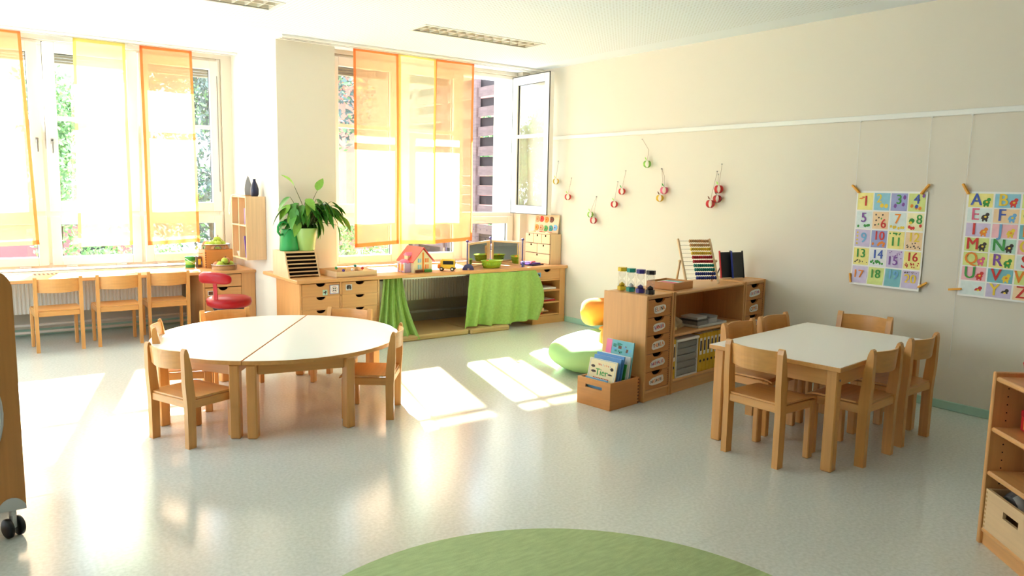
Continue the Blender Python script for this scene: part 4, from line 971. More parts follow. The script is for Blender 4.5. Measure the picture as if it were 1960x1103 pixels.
m.add(vs_, [[i*N+k, i*N+(k+1) % N, (i+1)*N+(k+1) % N, (i+1)*N+k] for i in range(len(rings)-1) for k in range(N)], 0, True); m.build('body', 'basket_green', bsk)
MB().tube([bring(2*PI*k/N, 1.055, 0.080) for k in range(N)], 0.004, 6, closed=True).build('rim', 'basket_green', bsk)
slot = MB()
for k in range(0, N):
    a = 2*PI*(k+0.5)/N; p = Vector(bring(a, 0.90, 0.03)); q_ = Vector(bring(a, 0.965, 0.062)); slot.tube([p*1.0, q_], 0.0025, 4)
slot.build('rib', 'lime', bsk)
tag(MB().ball((0, 0, 0), 0.02).build('wooden_ball', 'orange', None, (4.63, YC+0.165, ZR+0.068)), 'small orange ball lying in the lime green basket', 'ball')
pf = thing('picture_folder', 'purple and pink folded play sheets lying beside the small chest', 'folder', (5.20, YC+0.11, ZR), rad(12))
B(0, 0.20, 0, 0.26, 0, 0.012, c=0.002).build('bottom_sheet', 'navy', pf); B(-0.02, 0.18, 0.03, 0.25, 0.0125, 0.026, c=0.003).build('middle_sheet', 'purple', pf)
MB().tube([(0.0, 0.02, 0.034), (0.08, 0.08, 0.036), (0.16, 0.10, 0.034)], 0.009, 6).build('pink_roll', 'pink', pf); B(0.02, 0.16, 0.12, 0.24, 0.0265, 0.033, c=0.002).build('top_sheet', 'lavender', pf)
tag(MB().lathe([(0.001, 0), (0.035, 0), (0.05, 0.03), (0.045, 0.055), (0.02, 0.07), (0.001, 0.072)], 18).build('toy_pumpkin', 'yellow', None, (5.17, YC+0.50, ZR)), 'round yellow toy behind the folding mirror', 'toy')
# small chest of drawers against the wall
ch = thing('small_chest', 'small pale wooden chest with six little drawers in the corner', 'chest', (5.455, YC+0.125, ZR))
KX, KY, KZ = 0.165, 0.46, 0.345
B(0.014, KX, 0, KY, 0, KZ, c=0.002).build('body', 'pale_z', ch); B(0.0115, 0.0142, 0.004, KY-0.004, 0.004, KZ-0.004).build('gap_shade', 'brown', ch)  # brown plate behind the drawers paints the shade in their gaps
def mini(y0, y1, z0, z1):
    d = B(0.0, 0.0115, y0, y1, z0, z1, c=0.001).build('drawer', 'pale_y', ch)
    B(-0.001, 0.0, (y0+y1)/2-0.010, (y0+y1)/2+0.010, z1-0.026, z1-0.004).build('notch', 'dark_hole', d)
for a, b in ((0.006, 0.150), (0.157, 0.302), (0.309, 0.454)): mini(a, b, 0.234, 0.338)
for a, b in ((0.006, 0.226), (0.234, 0.454)): mini(a, b, 0.122, 0.226)
mini(0.006, 0.454, 0.008, 0.114)
pt = thing('shallow_tray', 'shallow tray of small red and white pieces on the small chest', 'tray', (5.46, YC+0.14, ZR+KZ))
B(0, 0.10, 0, 0.36, 0, 0.004).build('base', 'pale_y', pt)
for q in ((0, 0.004, 0, 0.36), (0.096, 0.10, 0, 0.36)): B(q[0], q[1], q[2], q[3], 0.004, 0.018).build('rim', 'pale_y', pt)
for q in ((0.004, 0.096, 0, 0.004), (0.004, 0.096, 0.356, 0.36)): B(q[0], q[1], q[2], q[3], 0.004, 0.018).build('rim', 'pale_x', pt)
for k in range(6): tag(B(-0.016, 0.016, -0.020, 0.020, 0, 0.016, c=0.003).build('play_piece', ('red', 'white', 'ink_orange')[k % 3], None, (5.50, YC+0.18+k*0.056, ZR+KZ+0.0045), (0, 0, 0.3*k)), ('red', 'white', 'orange')[k % 3]+' play piece in the '+('near' if k < 3 else 'far')+' half of the shallow tray on the small chest', 'play piece', ('red', 'white', 'orange')[k % 3]+' play pieces in the tray')
pb = thing('knob_puzzle', 'wooden knob puzzle board with animal pieces leaning against the wall', 'puzzle', (5.575, YC+0.36, ZR+KZ), rad(-90))
pb.rotation_euler = (rad(-7), 0, rad(-90))
B(-0.22, 0.22, 0, 0.010, 0, 0.215, c=0.002).build('board', 'pale_x', pb)
pcs = [(-0.17, 0.155, 'tan'), (-0.09, 0.16, 'ink_red'), (0.0, 0.155, 'ink_orange'), (0.09, 0.16, 'brown'), (-0.17, 0.06, 'ink_orange'), (-0.085, 0.06, 'tan'), (0.0, 0.055, 'ink_green'), (0.09, 0.06, 'teal'), (0.17, 0.07, 'ink_sky')]
for (x, z, mm) in pcs:
    n = 14; po = [(x+0.033*math.cos(2*PI*k/n)*(1+0.18*math.cos(3*2*PI*k/n)), z+0.040*math.sin(2*PI*k/n)*(1+0.15*math.cos(2*2*PI*k/n))) for k in range(n)]
    p = MB().prism(po, 0, 0.005, M=RX(rad(90))).build('puzzle_piece', mm, pb); MB().ball((x, -0.011, z), 0.006, 8, 6).build('knob', 'red', p)

# ------------------------------------------------------------------ row of low cabinets
RA = rad(8.2); RO = Vector((3.905, 3.685, 0))
def row(x, y, z=0.0): return tuple(RO+RZ(RA).to_3x3() @ Vector((x, y, z)))
ZT = 0.77; DP = 0.385
def name_card(parent, word, x, z, w, h, seed):
    q = random.Random(seed); n = 24; pts = []
    for k in range(n):
        a = 2*PI*k/n; c_, s_ = math.cos(a), math.sin(a)
        r = 1+0.06*math.sin(3*a+q.uniform(0, 6)*0.2+seed)+q.uniform(-0.02, 0.02)
        pts.append((w/2*r*math.copysign(abs(c_)**0.55, c_), h/2*r*math.copysign(abs(s_)**0.7, s_)))
    tilt = RY(rad(-4))
    o = MB().prism(pts, 0, 0.0015, M=tilt @ RX(rad(90))).build('name_card', 'paper', parent, (x, -0.0165, z))
    m = MB(); inks = ['ink_red', 'ink_orange', 'ink_blue', 'ink_purple', 'ink_dark']
    lh = h*0.85; tot = len(word); stp = w*0.82/tot
    for k, chh in enumerate(word): letters(m, chh, (k-(tot-1)/2)*stp, 0.0, -0.0022, min(lh, stp*1.7)*1.05, mi=(0 if k % 3 else 1), M=tilt)
    m.build('lettering', ['ink_red', 'ink_purple'] if seed % 2 else ['ink_orange', 'ink_dark'], o)
def drawer_tower(label, x0, w, words):
    t = thing('drawer_tower', label, 'cabinet', row(x0, 0), RA, 'drawer towers with name cards')
    for x in (0, w-0.02): B(x, x+0.02, 0, DP, 0, ZT, c=0.003).build('side_panel', 'cabinet_z', t)
    B(0.02, w-0.02, 0.004, DP, ZT-0.030, ZT-0.004, c=0.003).build('top_panel', 'cabinet_x', t)
    B(0.02, w-0.02, DP-0.012, DP-0.002, 0.02, ZT-0.032).build('back_panel', 'cabinet_z', t)
    B(0.02, w-0.02, 0.012, 0.03, 0, 0.062).build('plinth', 'cabinet_x', t)
    B(0.02, w-0.02, 0.004, DP-0.014, 0.062, 0.080, c=0.003).build('base_board', 'cabinet_x', t)
    iw = w-0.04; hh = (ZT-0.032-0.083)/5
    for k, wdx in enumerate(words):
        z = 0.083+(4-k)*hh
        d = cabinet_drawer(t, w/2, 0.024, z, iw-0.004, hh-0.004, 'box_x', r=0.062, depth=0.030)
        j = MB()
        for s in range(8): j.box(iw/2-0.012, iw/2-0.003, -0.0168, -0.016, 0.006+s*0.015, 0.013+s*0.015)
        j.build('finger_joint', 'brown', d)
        if wdx: name_card(d, wdx, 0.0, hh*0.42, 0.145+0.012*max(0, len(wdx)-5), 0.058, k+int(x0*7))
    return t
drawer_tower('five-drawer wooden tower with name cards at the near end of the cabinet row', 0.0, 0.335, ['ELINA', 'VANIA', 'THEKLA', 'NATHALIE', 'NATANIEL'])
drawer_tower('wooden drawer tower with name cards against the wall', 1.385, 0.34, ['CRISTINA', 'CEMIL', 'NAVID', None, None])
S0, SWd = 0.345, 1.03
sh_ = thing('open_shelf_unit', 'low open wooden shelf unit between two drawer towers', 'shelf', row(S0, 0), RA)
for x in (0, SWd-0.02): B(x, x+0.02, 0, DP, 0, ZT, c=0.003).build('side_panel', 'cabinet_z', sh_)
B(0.02, SWd-0.02, 0.0, DP, ZT-0.030, ZT-0.004, c=0.008).build('top_panel', 'cabinet_x', sh_)
B(0.02, SWd-0.02, DP-0.012, DP-0.002, 0.02, ZT-0.032).build('back_panel', 'box_z', sh_)
B(0.02, SWd-0.02, 0.0, DP-0.014, 0.430, 0.450, c=0.006).build('shelf_board', 'cabinet_x', sh_)
B(0.02, SWd-0.02, 0.0, DP-0.014, 0.085, 0.105, c=0.006).build('shelf_board', 'cabinet_x', sh_)
B(0.02, SWd-0.02, 0.014, 0.032, 0, 0.085).build('plinth', 'cabinet_x', sh_)
# contents of the shelf unit
bag = thing('plastic_bag', 'crumpled clear plastic bag on the upper shelf of the open unit', 'bag', row(0.40, 0.03, 0.4505), RA)
def bagf(u, v):
    a = 2*PI*u; r = math.sin(PI*(0.05+0.95*v))**0.8*(1+0.22*math.sin(5*a+3*v)+0.14*math.sin(9*a-6*v))
    return (0.10+0.085*r*math.cos(a), 0.10+0.08*r*math.sin(a), 0.002+0.11*v*(1+0.10*math.sin(3*a)))
MB().grid(bagf, 40, 14).build('film', 'plastic_bag', bag)
MB().box(0.03, 0.13, 0.05, 0.12, 0.001, 0.045, c=0.012).build('contents', 'c_cream', bag)
ty = thing('plastic_tray', 'pale grey plastic tray on the upper shelf of the open unit', 'tray', row(0.72, 0.02, 0.4505), RA)
B(0, 0.42, 0, 0.26, 0, 0.010, c=0.004).build('base', 'grey_light', ty); m = MB(); 
for q in ((0, 0.42, 0, 0.01), (0, 0.42, 0.25, 0.26), (0, 0.01, 0.01, 0.25), (0.41, 0.42, 0.01, 0.25)): m.box(q[0], q[1], q[2], q[3], 0.008, 0.020, c=0.003)
m.build('rim', 'grey_light', ty)
def sbox(label, x, y, z, w, d, h, mm, lid):
    t = thing('storage_box', label, 'box', row(x, y, z), RA)
    B(0, w, 0, d, 0, h, c=0.004).build('body', mm, t); B(-0.002, w+0.002, -0.002, d+0.002, h*0.72, h+0.002, c=0.003).build('lid', lid, t)
sbox('flat grey box on the pale tray, nearer the plastic bag', 0.75, 0.05, 0.4608, 0.15, 0.17, 0.045, 'grey', 'grey_dark')
sbox('flat pale box stacked on the flat grey box', 0.755, 0.055, 0.508, 0.14, 0.15, 0.02, 'grey_light', 'grey_light')
sbox('small grey box on the right of the pale tray', 0.94, 0.06, 0.4608, 0.12, 0.14, 0.055, 'grey_light', 'grey')
pd = thing('plastic_drawer_box', 'white plastic box of grey translucent drawers on the lower shelf', 'drawer box', row(0.425, 0.015, 0.1055), RA)
BW2, BD2, BH2 = 0.295, 0.29, 0.275
for x in (0, BW2-0.008): B(x, x+0.008, 0, BD2, 0, BH2, c=0.002).build('side_panel', 'white', pd)
B(0.008, BW2-0.008, 0, BD2, 0, 0.010).build('base', 'white', pd); B(-0.006, BW2+0.006, -0.008, BD2+0.004, BH2, BH2+0.020, c=0.005).build('top', 'white', pd)
B(0.008, BW2-0.008, BD2-0.008, BD2, 0.010, BH2).build('back_panel', 'white', pd)
for k in range(5): B(0.010, BW2-0.010, 0.004+0.0012*(k % 2), BD2-0.012, 0.012+k*0.0522, 0.0615+k*0.0522, c=0.006).build('drawer', 'grey', pd)
def binder(label, x):
    t = thing('ring_binder', label, 'binder', row(x, 0.02, 0.1055), RA, 'yellow ring binders on the lower shelf')
    B(0, 0.050, 0, 0.27, 0, 0.30, c=0.002).build('cover', 'binder_yellow', t); B(0.005, 0.045, 0.003, 0.268, 0.004, 0.3005).build('pages', 'paper', t)
    s = B(0.010, 0.040, -0.0012, 0, 0.135, 0.265).build('spine_label', 'paper', t); B(0.014, 0.036, -0.0018, -0.0012, 0.165, 0.245).build('spine_print', 'ink_dark', s)
    MB().lathe([(0.001, -0.001), (0.011, -0.001), (0.011, 0.001)], 16, M=T(0.025, -0.0008, 0.085) @ RX(rad(90))).build('finger_hole', 'black', t)
binder('yellow ring binder squeezed between the shelf side and the white drawer box', 0.369)
for k, lb in enumerate(('first yellow ring binder right of the white drawer box', 'second yellow ring binder right of the white drawer box', 'third yellow ring binder right of the white drawer box', 'fourth yellow ring binder right of the white drawer box', 'fifth yellow ring binder right of the white drawer box', 'sixth yellow ring binder right of the white drawer box')):
    binder(lb, 0.742+k*0.054)
# sand timers
def timer(label, x, y, mm, sand):
    t = thing('sand_timer', label, 'sand timer', row(x, y, ZT), RA, 'sand timers')
    hexa = [(0.034*math.cos(PI/3*k+0.3), 0.034*math.sin(PI/3*k+0.3)) for k in range(6)]
    MB().prism(hexa, 0, 0.030).build('base', mm, t); MB().prism(hexa, 0.140, 0.168).build('cap', mm, t)
    MB().lathe([(0.030, 0.030), (0.030, 0.140)], 18).build('tube', 'clear_plastic', t)
    MB().lathe([(0.020, 0.031), (0.024, 0.050), (0.020, 0.068), (0.004, 0.084), (0.004, 0.087), (0.020, 0.103), (0.024, 0.122), (0.020, 0.139)], 18).build('glass_bulb', 'clear_plastic', t)
    MB().lathe([(0.001, 0.0305), (0.019, 0.0305), (0.022, 0.044), (0.012, 0.052), (0.001, 0.060)], 16).build('sand', sand, t)
timer('sand timer with yellow caps, farthest of the four', 0.120, 0.315, 'timer_yellow', 'timer_yellow')
timer('sand timer with teal caps, second from the back', 0.112, 0.228, 'teal', 'c_white')
timer('sand timer with violet caps, second from the front', 0.108, 0.140, 'violet', 'violet')
timer('sand timer with black caps, nearest of the four', 0.104, 0.052, 'black_plastic', 'black')
fb = thing('card_box', 'flat open wooden box of picture cards on the open shelf unit', 'box', row(0.305, 0.11, ZT), rad(10))
fb.location = row(0.405, 0.055, ZT-0.003)
B(0, 0.275, 0, 0.24, 0, 0.006).build('base', 'box_x', fb)
for q in ((0, 0.275, 0, 0.008), (0, 0.275, 0.232, 0.24)): B(q[0], q[1], q[2], q[3], 0, 0.056, c=0.002).build('side', 'box_x', fb)
for q in ((0, 0.008, 0.008, 0.232), (0.267, 0.275, 0.008, 0.232)): B(q[0], q[1], q[2], q[3], 0, 0.056, c=0.002).build('side', 'box_y', fb)
for k in range(3):
    cdp = B(0, 0.080, 0, 0.20, 0, 0.036).build('card_stack', 'paper', fb, (0.012+k*0.085, 0.018, 0.0065)); B(0.008, 0.072, 0.02, 0.18, 0.036, 0.0366).build('card_print', ('ink_dark', 'ink_pink', 'c_teal')[k], cdp)
# abacus
ab = thing('abacus', 'wooden abacus with ten rows of coloured beads on the open shelf unit', 'abacus', (4.815, 3.955, ZT-0.004), math.atan2(-0.387, 0.922))
# local x along the rods; the frame leans back towards local +y
LEAN = rad(29); AW, AL = 0.280, 0.395
def lean(x, s, off=0.0): return Vector((x, s*math.sin(LEAN), s*math.cos(LEAN)))
for sx in (-1, 1):
    M = T(sx*AW/2, 0, 0.006) @ RX(-LEAN)
    p = B(-0.009, 0.009, -0.010, 0.010, 0, AL, c=0.004, M=M).build('side_post', 'pale_z', ab)
    hinge = lean(sx*(AW/2+0.016), AL*0.52); MB().cyl(hinge-Vector((0.012, 0, 0)), hinge+Vector((0.012, 0, 0)), 0.010).build('wing_knob', 'pale_x', ab)
    foot = Vector((sx*(AW/2+0.016), 0.150, 0.008)); MB().tube([hinge, foot], 0.009, 6).build('support_leg', 'pale_z', ab)
cols = ['bead_wood', 'bead_wood', 'yellow', 'yellow', 'red_deep', 'red_deep', 'teal', 'teal', 'blue', 'blue']
bead = {c_: MB().ball((0, 0, 0), (0.0092, 0.0145, 0.0145), 10, 7).mesh('bead', c_) for c_ in set(cols)}
for k in range(10):
    s = AL-0.020-k*0.036; a = lean(-AW/2, s)+Vector((0, 0, 0.006)); b_ = lean(AW/2, s)+Vector((0, 0, 0.006))
    r_ = MB().cyl(a, b_, 0.0018, n=6).build('rod', 'steel', ab)
    for j in range(10): put('bead', bead[cols[k]], r_, tuple(a+Vector((AW-0.018-j*0.0178, 0, 0))))
# two slates in stands
def slate(label, x, y, rz, edge):
    t = thing('slate_board', label, 'slate', row(x, y, ZT-0.004), rad(rz), 'slates on the far drawer tower')
    M = RX(rad(-10))
    B(-0.056, 0.056, -0.004, 0.004, 0.006, 0.225, M=M).build('board', 'slate', t)
    B(-0.064, -0.056, -0.009, 0.009, 0.002, 0.238, c=0.002, M=M).build('edge_strip', edge, t)
    B(0.056, 0.064, -0.009, 0.009, 0.002, 0.238, c=0.002, M=M).build('edge_strip', 'black_plastic', t)
    MB().tube([(0.045, 0.025, 0.12), (0.05, 0.075, 0.006)], 0.005).tube([(-0.045, 0.025, 0.12), (-0.05, 0.075, 0.006)], 0.005).build('prop', 'black_plastic', t)
slate('black slate with a red edge strip, standing behind the other', 1.515, 0.255, -10, 'red_deep')
slate('black slate with a blue edge strip, standing in front', 1.600, 0.190, -10, 'blue')

# ------------------------------------------------------------------ book box on the floor
KB = rad(6.5); KO = Vector((3.560, 3.665, 0))
def kb(x, y, z=0.0): return tuple(KO+RZ(KB).to_3x3() @ Vector((x, y, z)))
bb = thing('book_crate', 'wooden crate of picture books on the floor beside the drawer tower', 'crate', tuple(KO), KB)
QW, QD, QH = 0.315, 0.30, 0.192
slotp = [(0.0, 0.0), (QD, 0.0), (QD, QH), (0.0, QH)]
# side with a hand slot, built around the slot
hs = MB()
for (y0, y1, z0, z1) in rects_minus(0, QD, 0, QH, [(0.075, 0.225, 0.128, 0.150)]): hs.box(0, 0.013, y0, y1, z0, z1)
hs.build('handle_side', 'box_y', bb)
B(QW-0.013, QW, 0, QD, 0, QH).build('side', 'box_y', bb); B(0.013, QW-0.013, 0, 0.013, 0, QH, c=0.001).build('side', 'box_x', bb); B(0.013, QW-0.013, QD-0.013, QD, 0, QH, c=0.001).build('side', 'box_x', bb)
B(0.013, QW-0.013, 0.013, QD-0.013, 0.0, 0.010).build('base', 'box_x', bb)
j = MB()
for k in range(8): j.box(QW-0.013, QW, -0.0008, 0.0, 0.006+k*0.0235, 0.017+k*0.0235)
j.build('finger_joint', 'brown', bb)
def picture_book(label, x, w, h, lean_, mm, y0=0.025):
    """stands in the crate, cover facing the crate's handle side"""
    t = thing('picture_book', label, 'book', kb(x, y0, 0.011), KB, 'picture books in the crate')
    t.rotation_euler = (Matrix.Rotation(KB, 3, 'Z') @ Matrix.Rotation(lean_, 3, 'Y')).to_euler()
    B(0, 0.010, 0, w, 0, h, c=0.001).build('cover', mm, t); B(0.0015, 0.0085, 0.004, w-0.002, 0.002, h+0.0006).build('pages', 'paper', t)
    return t
t1 = picture_book('picture book with a white cover about animals, foremost in the crate', 0.030, 0.250, 0.315, rad(13), 'cream')
# cover print faces -x: build in a frame whose local x runs to the viewer's right (-y)
PM = T(-0.0006, 0.125, 0.060) @ RZ(rad(-90))
m = MB(); frame_ring(m, -0.116, 0.116, 0.05, 0.252, 0.0025, 0, 0.0003, c=0); letters(m, 'Tier', 0.0, 0.163, -0.0002, 0.066, mi=1); 
for k, chh in enumerate('Welches'): letters(m, chh, -0.030+k*0.0165, 0.218, -0.0002, 0.022, mi=(2, 2, 0, 3, 3, 2, 0)[k])
for z, a, b_ in ((0.118, -0.07, 0.07), (0.098, -0.055, 0.055)):
    x = a
    while x < b_: m.box(x, x+0.010, -0.0003, 0, z, z+0.009, mi=2 if z > 0.11 else 4); x += 0.0145
for (x, z, r1, r2) in ((-0.085, 0.20, 0.018, 0.010), (-0.075, 0.165, 0.022, 0.009), (0.085, 0.20, 0.014, 0.012), (0.075, 0.16, 0.020, 0.006), (-0.09, 0.10, 0.014, 0.018), (0.085, 0.09, 0.018, 0.014)):
    m.prism([(x+r1*math.cos(2*PI*k/10)*(1+0.3*math.sin(3*k)), z+r2*math.sin(2*PI*k/10)) for k in range(10)], 0, 0.0003, mi=4, M=RX(rad(90)))
m2 = MB(); m2.add([tuple(PM @ Vector(v)) for v in m.v], m.f); m2.m = m.m; m2.s = m.s
m2.build('cover_print', ['ink_sky', 'ink_green', 'ink_red', 'ink_orange', 'ink_dark'], t1)
t2 = picture_book('blue picture book just behind the white animal book', 0.062, 0.245, 0.335, rad(13), 'blue_light', 0.022)
t3 = picture_book('second blue picture book farther back in the crate', 0.090, 0.250, 0.350, rad(13), 'blue_light', 0.020)
t4 = picture_book('white-backed picture book in the rear half of the crate', 0.170, 0.262, 0.335, rad(10), 'c_white', 0.016)
t5 = picture_book('tall picture book with a forest scene and pink spine, rearmost in the crate', 0.205, 0.245, 0.430, rad(9), 'c_teal', 0.022)
B(-0.0012, 0.0, 0.195, 0.245, 0.25, 0.428).build('pink_spine', 'pink', t5); m = MB()
q = random.Random(4)
for k in range(26): 
    y, z, r = q.uniform(0.02, 0.18), q.uniform(0.29, 0.415), q.uniform(0.006, 0.016); m.box(-0.0006-0.00001*k, 0, y-r, y+r, z-r*0.7, z+r*0.7, mi=k % 4)
m.build('cover_picture', ['ink_sky', 'teal', 'ink_dark', 'brown'], t5)
t6 = picture_book('narrow green booklet between the blue and white books', 0.130, 0.20, 0.29, rad(12), 'green', 0.02)
t7 = picture_book('thin blue booklet lying low in front of the white animal book', 0.018, 0.20, 0.185, rad(6), 'ink_sky', 0.06)

# ------------------------------------------------------------------ turtle-like floor cushion
bg = thing('floor_cushion', 'large round green floor cushion with orange bolsters behind the cabinet row', 'cushion', (4.54, 4.645, 0), 0)
def cush(u, v):
    a = 2*PI*u; ph_ = PI*v
    r = math.sin(ph_)**0.42; z = -math.cos(ph_)
    rx, ry = 0.62, 0.465; h = 0.135
    zz = h+z*h*(1.0 if z < 0 else 1.05)
    return (rx*r*math.cos(a)*(1+0.015*math.sin(6*a)), ry*r*math.sin(a)*(1+0.015*math.sin(5*a)), max(0.0, zz-0.012*math.sin(4*a)*r*0.3))
MB().grid(cush, 56, 22).build('shell', 'green_fabric', bg)
MB().ball((0, 0, 0), (0.16, 0.15, 0.155), 24, 14).build('bolster', 'orange_fabric', bg, (-0.17, -0.20, 0.265))
def bol(u, v):
    a = 2*PI*u; L = 0.40; x = (v-0.5)*L; r = 0.125*(1-(abs(2*v-1))**5)**0.5*(1+0.05*math.sin(7*a+9*v)*0.4)
    return (x, r*math.cos(a), r*math.sin(a))
MB().grid(bol, 28, 18).build('bolster', 'orange_fabric', bg, (0.20, 0.38, 0.40), (0, 0, rad(-30)))
MB().ball((0, 0, 0), (0.12, 0.08, 0.025), 18, 10).build('flap', 'orange_fabric', bg, (0.08, 0.16, 0.295), (0, 0, rad(25)))
# ------------------------------------------------------------------ rug
rg = tag(MB().lathe([(0.001, 0.0), (1.055, 0.0), (1.06, 0.004), (1.055, 0.009), (0.001, 0.009)], 96).build('round_rug', 'rug_green', None, (1.47, 1.60, 0.0003)), 'round moss green rug at the bottom edge of the photo', 'rug')

# ------------------------------------------------------------------ bookcase at the right edge
bc = thing('low_bookcase', 'low beech bookcase at the right edge with bins and boxes', 'bookcase', (3.553, 1.340, 0), rad(229.0))
KW, KD, KH = 0.86, 0.36, 0.765
for x in (0, KW-0.022): 
    p = B(x, x+0.022, 0, KD, 0, KH, c=0.004).build('side_panel', 'cabinet_z', bc)
    if x == 0:
        hole = MB().cyl((0.0215, 0, 0), (0.0228, 0, 0), 0.003, n=8).mesh('peg_hole', 'dark_hole')
        for yy in (0.06, 0.30):
            for k in range(14): put('peg_hole', hole, p, (0, yy, 0.24+k*0.035))
B(0.022, KW-0.022, KD-0.012, KD-0.002, 0.03, KH).build('back_panel', 'box_z', bc)
for z in (0.725, 0.505, 0.312): B(0.022, KW-0.022, 0.004, KD-0.013, z, z+0.022, c=0.006).build('shelf_board', 'cabinet_x', bc)
B(0.022, KW-0.022, 0.004, KD-0.013, 0.058, 0.076, c=0.004).build('base_board', 'cabinet_x', bc)
B(0.022, KW-0.022, 0.016, 0.034, 0, 0.058).build('plinth', 'cabinet_x', bc)
def bcp(x, y, z): return tuple(Vector((3.553, 1.340, 0))+RZ(rad(229.0)).to_3x3() @ Vector((x, y, z)))
def bin_(label, x, w):
    t = thing('storage_bin', label, 'bin', bcp(x, 0.008, 0.0765), rad(229.0), 'beech storage bins in the bookcase'); d = 0.32; h = 0.178
    m = MB()
    for (x0, x1, z0, z1) in rects_minus(0, w, 0, h, [(w/2-0.055, w/2+0.055, 0.100, 0.130)]): m.box(x0, x1, 0, 0.013, z0, z1)
    m.build('front', 'pale_x', t)
    B(0, w, d-0.012, d, 0, h).build('back', 'pale_x', t)
    for q in (0, w-0.012): B(q, q+0.012, 0.013, d-0.012, 0, h, c=0.001).build('side', 'pale_y', t)
    B(0.012, w-0.012, 0.013, d-0.012, 0, 0.008).build('base', 'pale_x', t)
    j = MB()
    for k in range(9): j.box(0.0, 0.012, -0.0008, 0.0, 0.006+k*0.019, 0.015+k*0.019).box(w-0.012, w, -0.0008, 0.0, 0.006+k*0.019, 0.015+k*0.019)
    j.build('finger_joint', 'tan', t)
    return t
bin_('beech storage bin with a hand slot, nearest end of the bookcase bottom', 0.028, 0.385)
bin_('beech storage bin with a hand slot, second along the bookcase bottom', 0.425, 0.385)
cl_ = thing('folded_cloth', 'grey checked cloth stuffed in the nearest storage bin', 'cloth', bcp(0.05, 0.03, 0.10), rad(229.0))
MB().sheet(lambda u, v: (0.02+0.30*u, 0.02+0.22*v, 0.125+0.035*math.sin(u*7+v*3)+0.02*math.sin(v*9)), 16, 12, (0, 0, -0.05)).build('cloth', 'grey_dark', cl_)
m = MB()
for a in range(4):
    for b_ in range(3):
        if (a+b_) % 2: m.grid(lambda u, v: (0.02+0.30*(a+u)/4, 0.02+0.22*(b_+v)/3, 0.1265+0.035*math.sin((a+u)/4*7+(b_+v)/3*3)+0.02*math.sin((b_+v)/3*9)), 4, 4)
m.build('check_pattern', 'grey_light', cl_)
wt = thing('wooden_tray', 'plain wooden tray on the middle shelf of the bookcase', 'tray', bcp(0.075, 0.13, 0.3345), rad(229.0))
B(0, 0.34, 0, 0.20, 0, 0.008).build('base', 'pale_x', wt)
for q in ((0, 0.34, 0, 0.010), (0, 0.34, 0.19, 0.20)): B(q[0], q[1], q[2], q[3], 0, 0.075, c=0.002).build('side', 'pale_x', wt)
for q in ((0, 0.010, 0.010, 0.19), (0.33, 0.34, 0.010, 0.19)): B(q[0], q[1], q[2], q[3], 0, 0.075, c=0.002).build('side', 'pale_y', wt)
B(0.02, 0.32, 0.02, 0.18, 0.009, 0.06, c=0.004).build('dark_insert', 'black_plastic', wt)
rb = thing('red_game_box', 'red printed box on the upper shelf of the bookcase', 'box', bcp(0.060, 0.10, 0.528), rad(224))
B(0, 0.28, 0, 0.20, 0, 0.085, c=0.003).build('body', 'red', rb); B(-0.002, 0.282, -0.002, 0.202, 0.06, 0.088, c=0.003).build('lid', 'red_deep', rb); B(0.03, 0.12, -0.003, -0.001, 0.012, 0.05).build('front_print', 'ink_orange', rb)
rc = thing('red_bowl', 'red bowl on top of the bookcase at the right edge', 'bowl', bcp(0.150, 0.16, 0.748), 0)
MB().lathe([(0.001, 0), (0.06, 0), (0.07, 0.006), (0.105, 0.045), (0.11, 0.075), (0.104, 0.075), (0.098, 0.045), (0.06, 0.010), (0.001, 0.010)], 28).build('body', 'red', rc)
MB().tube([(0.108*math.cos(2*PI*k/28), 0.108*math.sin(2*PI*k/28), 0.076) for k in range(28)], 0.004, closed=True).build('rim', 'red', rc)

# ------------------------------------------------------------------ wheeled cabinet at the left edge
wc = thing('wheeled_cabinet', 'wheeled wooden cabinet with a round mesh panel at the left edge', 'cabinet', (0.195, 3.69, 0))
def rounded(w, z0, z1, r):
    pts = [(-w, z0), (0, z0), (0, z1-r)] + [(-r+r*math.cos(PI/2*k/8), z1-r+r*math.sin(PI/2*k/8)) for k in range(1, 9)] + [(-w+r, z1)] + [(-w+r-r*math.sin(PI/2*k/8), z1-r+r*math.cos(PI/2*k/8)) for k in range(1, 9)]
    return pts
fm = MB().prism(rounded(0.90, 0.118, 1.137, 0.085), 0, 0.022, M=T(0, 0.022, 0) @ RX(rad(90)))
fm.build('end_panel', 'box_z', wc)
MB().prism(rounded(0.90, 0.118, 1.137, 0.085), 0, 0.022, M=T(-0.02, 0.46, 0) @ RX(rad(90))).build('end_panel', 'box_z', wc)
B(-0.86, -0.05, 0.022, 0.438, 0.118, 0.138).build('base_board', 'box_x', wc); B(-0.86, -0.05, 0.022, 0.438, 0.62, 0.64).build('shelf_board', 'box_x', wc)
B(-0.47, -0.45, 0.022, 0.438, 0.138, 0.62).build('divider', 'box_z', wc)
n = 48; disc = MB().prism([(-0.437+0.37*math.cos(2*PI*k/n), 0.54+0.37*math.sin(2*PI*k/n)) for k in range(n)], 0, 0.003, M=RX(rad(90))).build('mesh_panel', 'white', wc)
hx = MB()
for i in range(-22, 23):
    for jj in range(-25, 26):
        x = i*0.016+(0.008 if jj % 2 else 0); z = jj*0.014
        if x*x+z*z < 0.35**2 and x > 0.02: hx.prism([(-0.437+x+0.0045*math.cos(PI/3*k), 0.54+z+0.0045*math.sin(PI/3*k)) for k in range(6)], 0.003, 0.0036, M=RX(rad(90)))
hx.build('perforation', 'grey_light', disc)['kind'] = 'stuff'
MB().tube([(-0.437+0.375*math.cos(2*PI*k/n), -0.003, 0.54+0.375*math.sin(2*PI*k/n)) for k in range(n)], 0.005, 6, closed=True).build('mesh_rim', 'grey_light', disc)
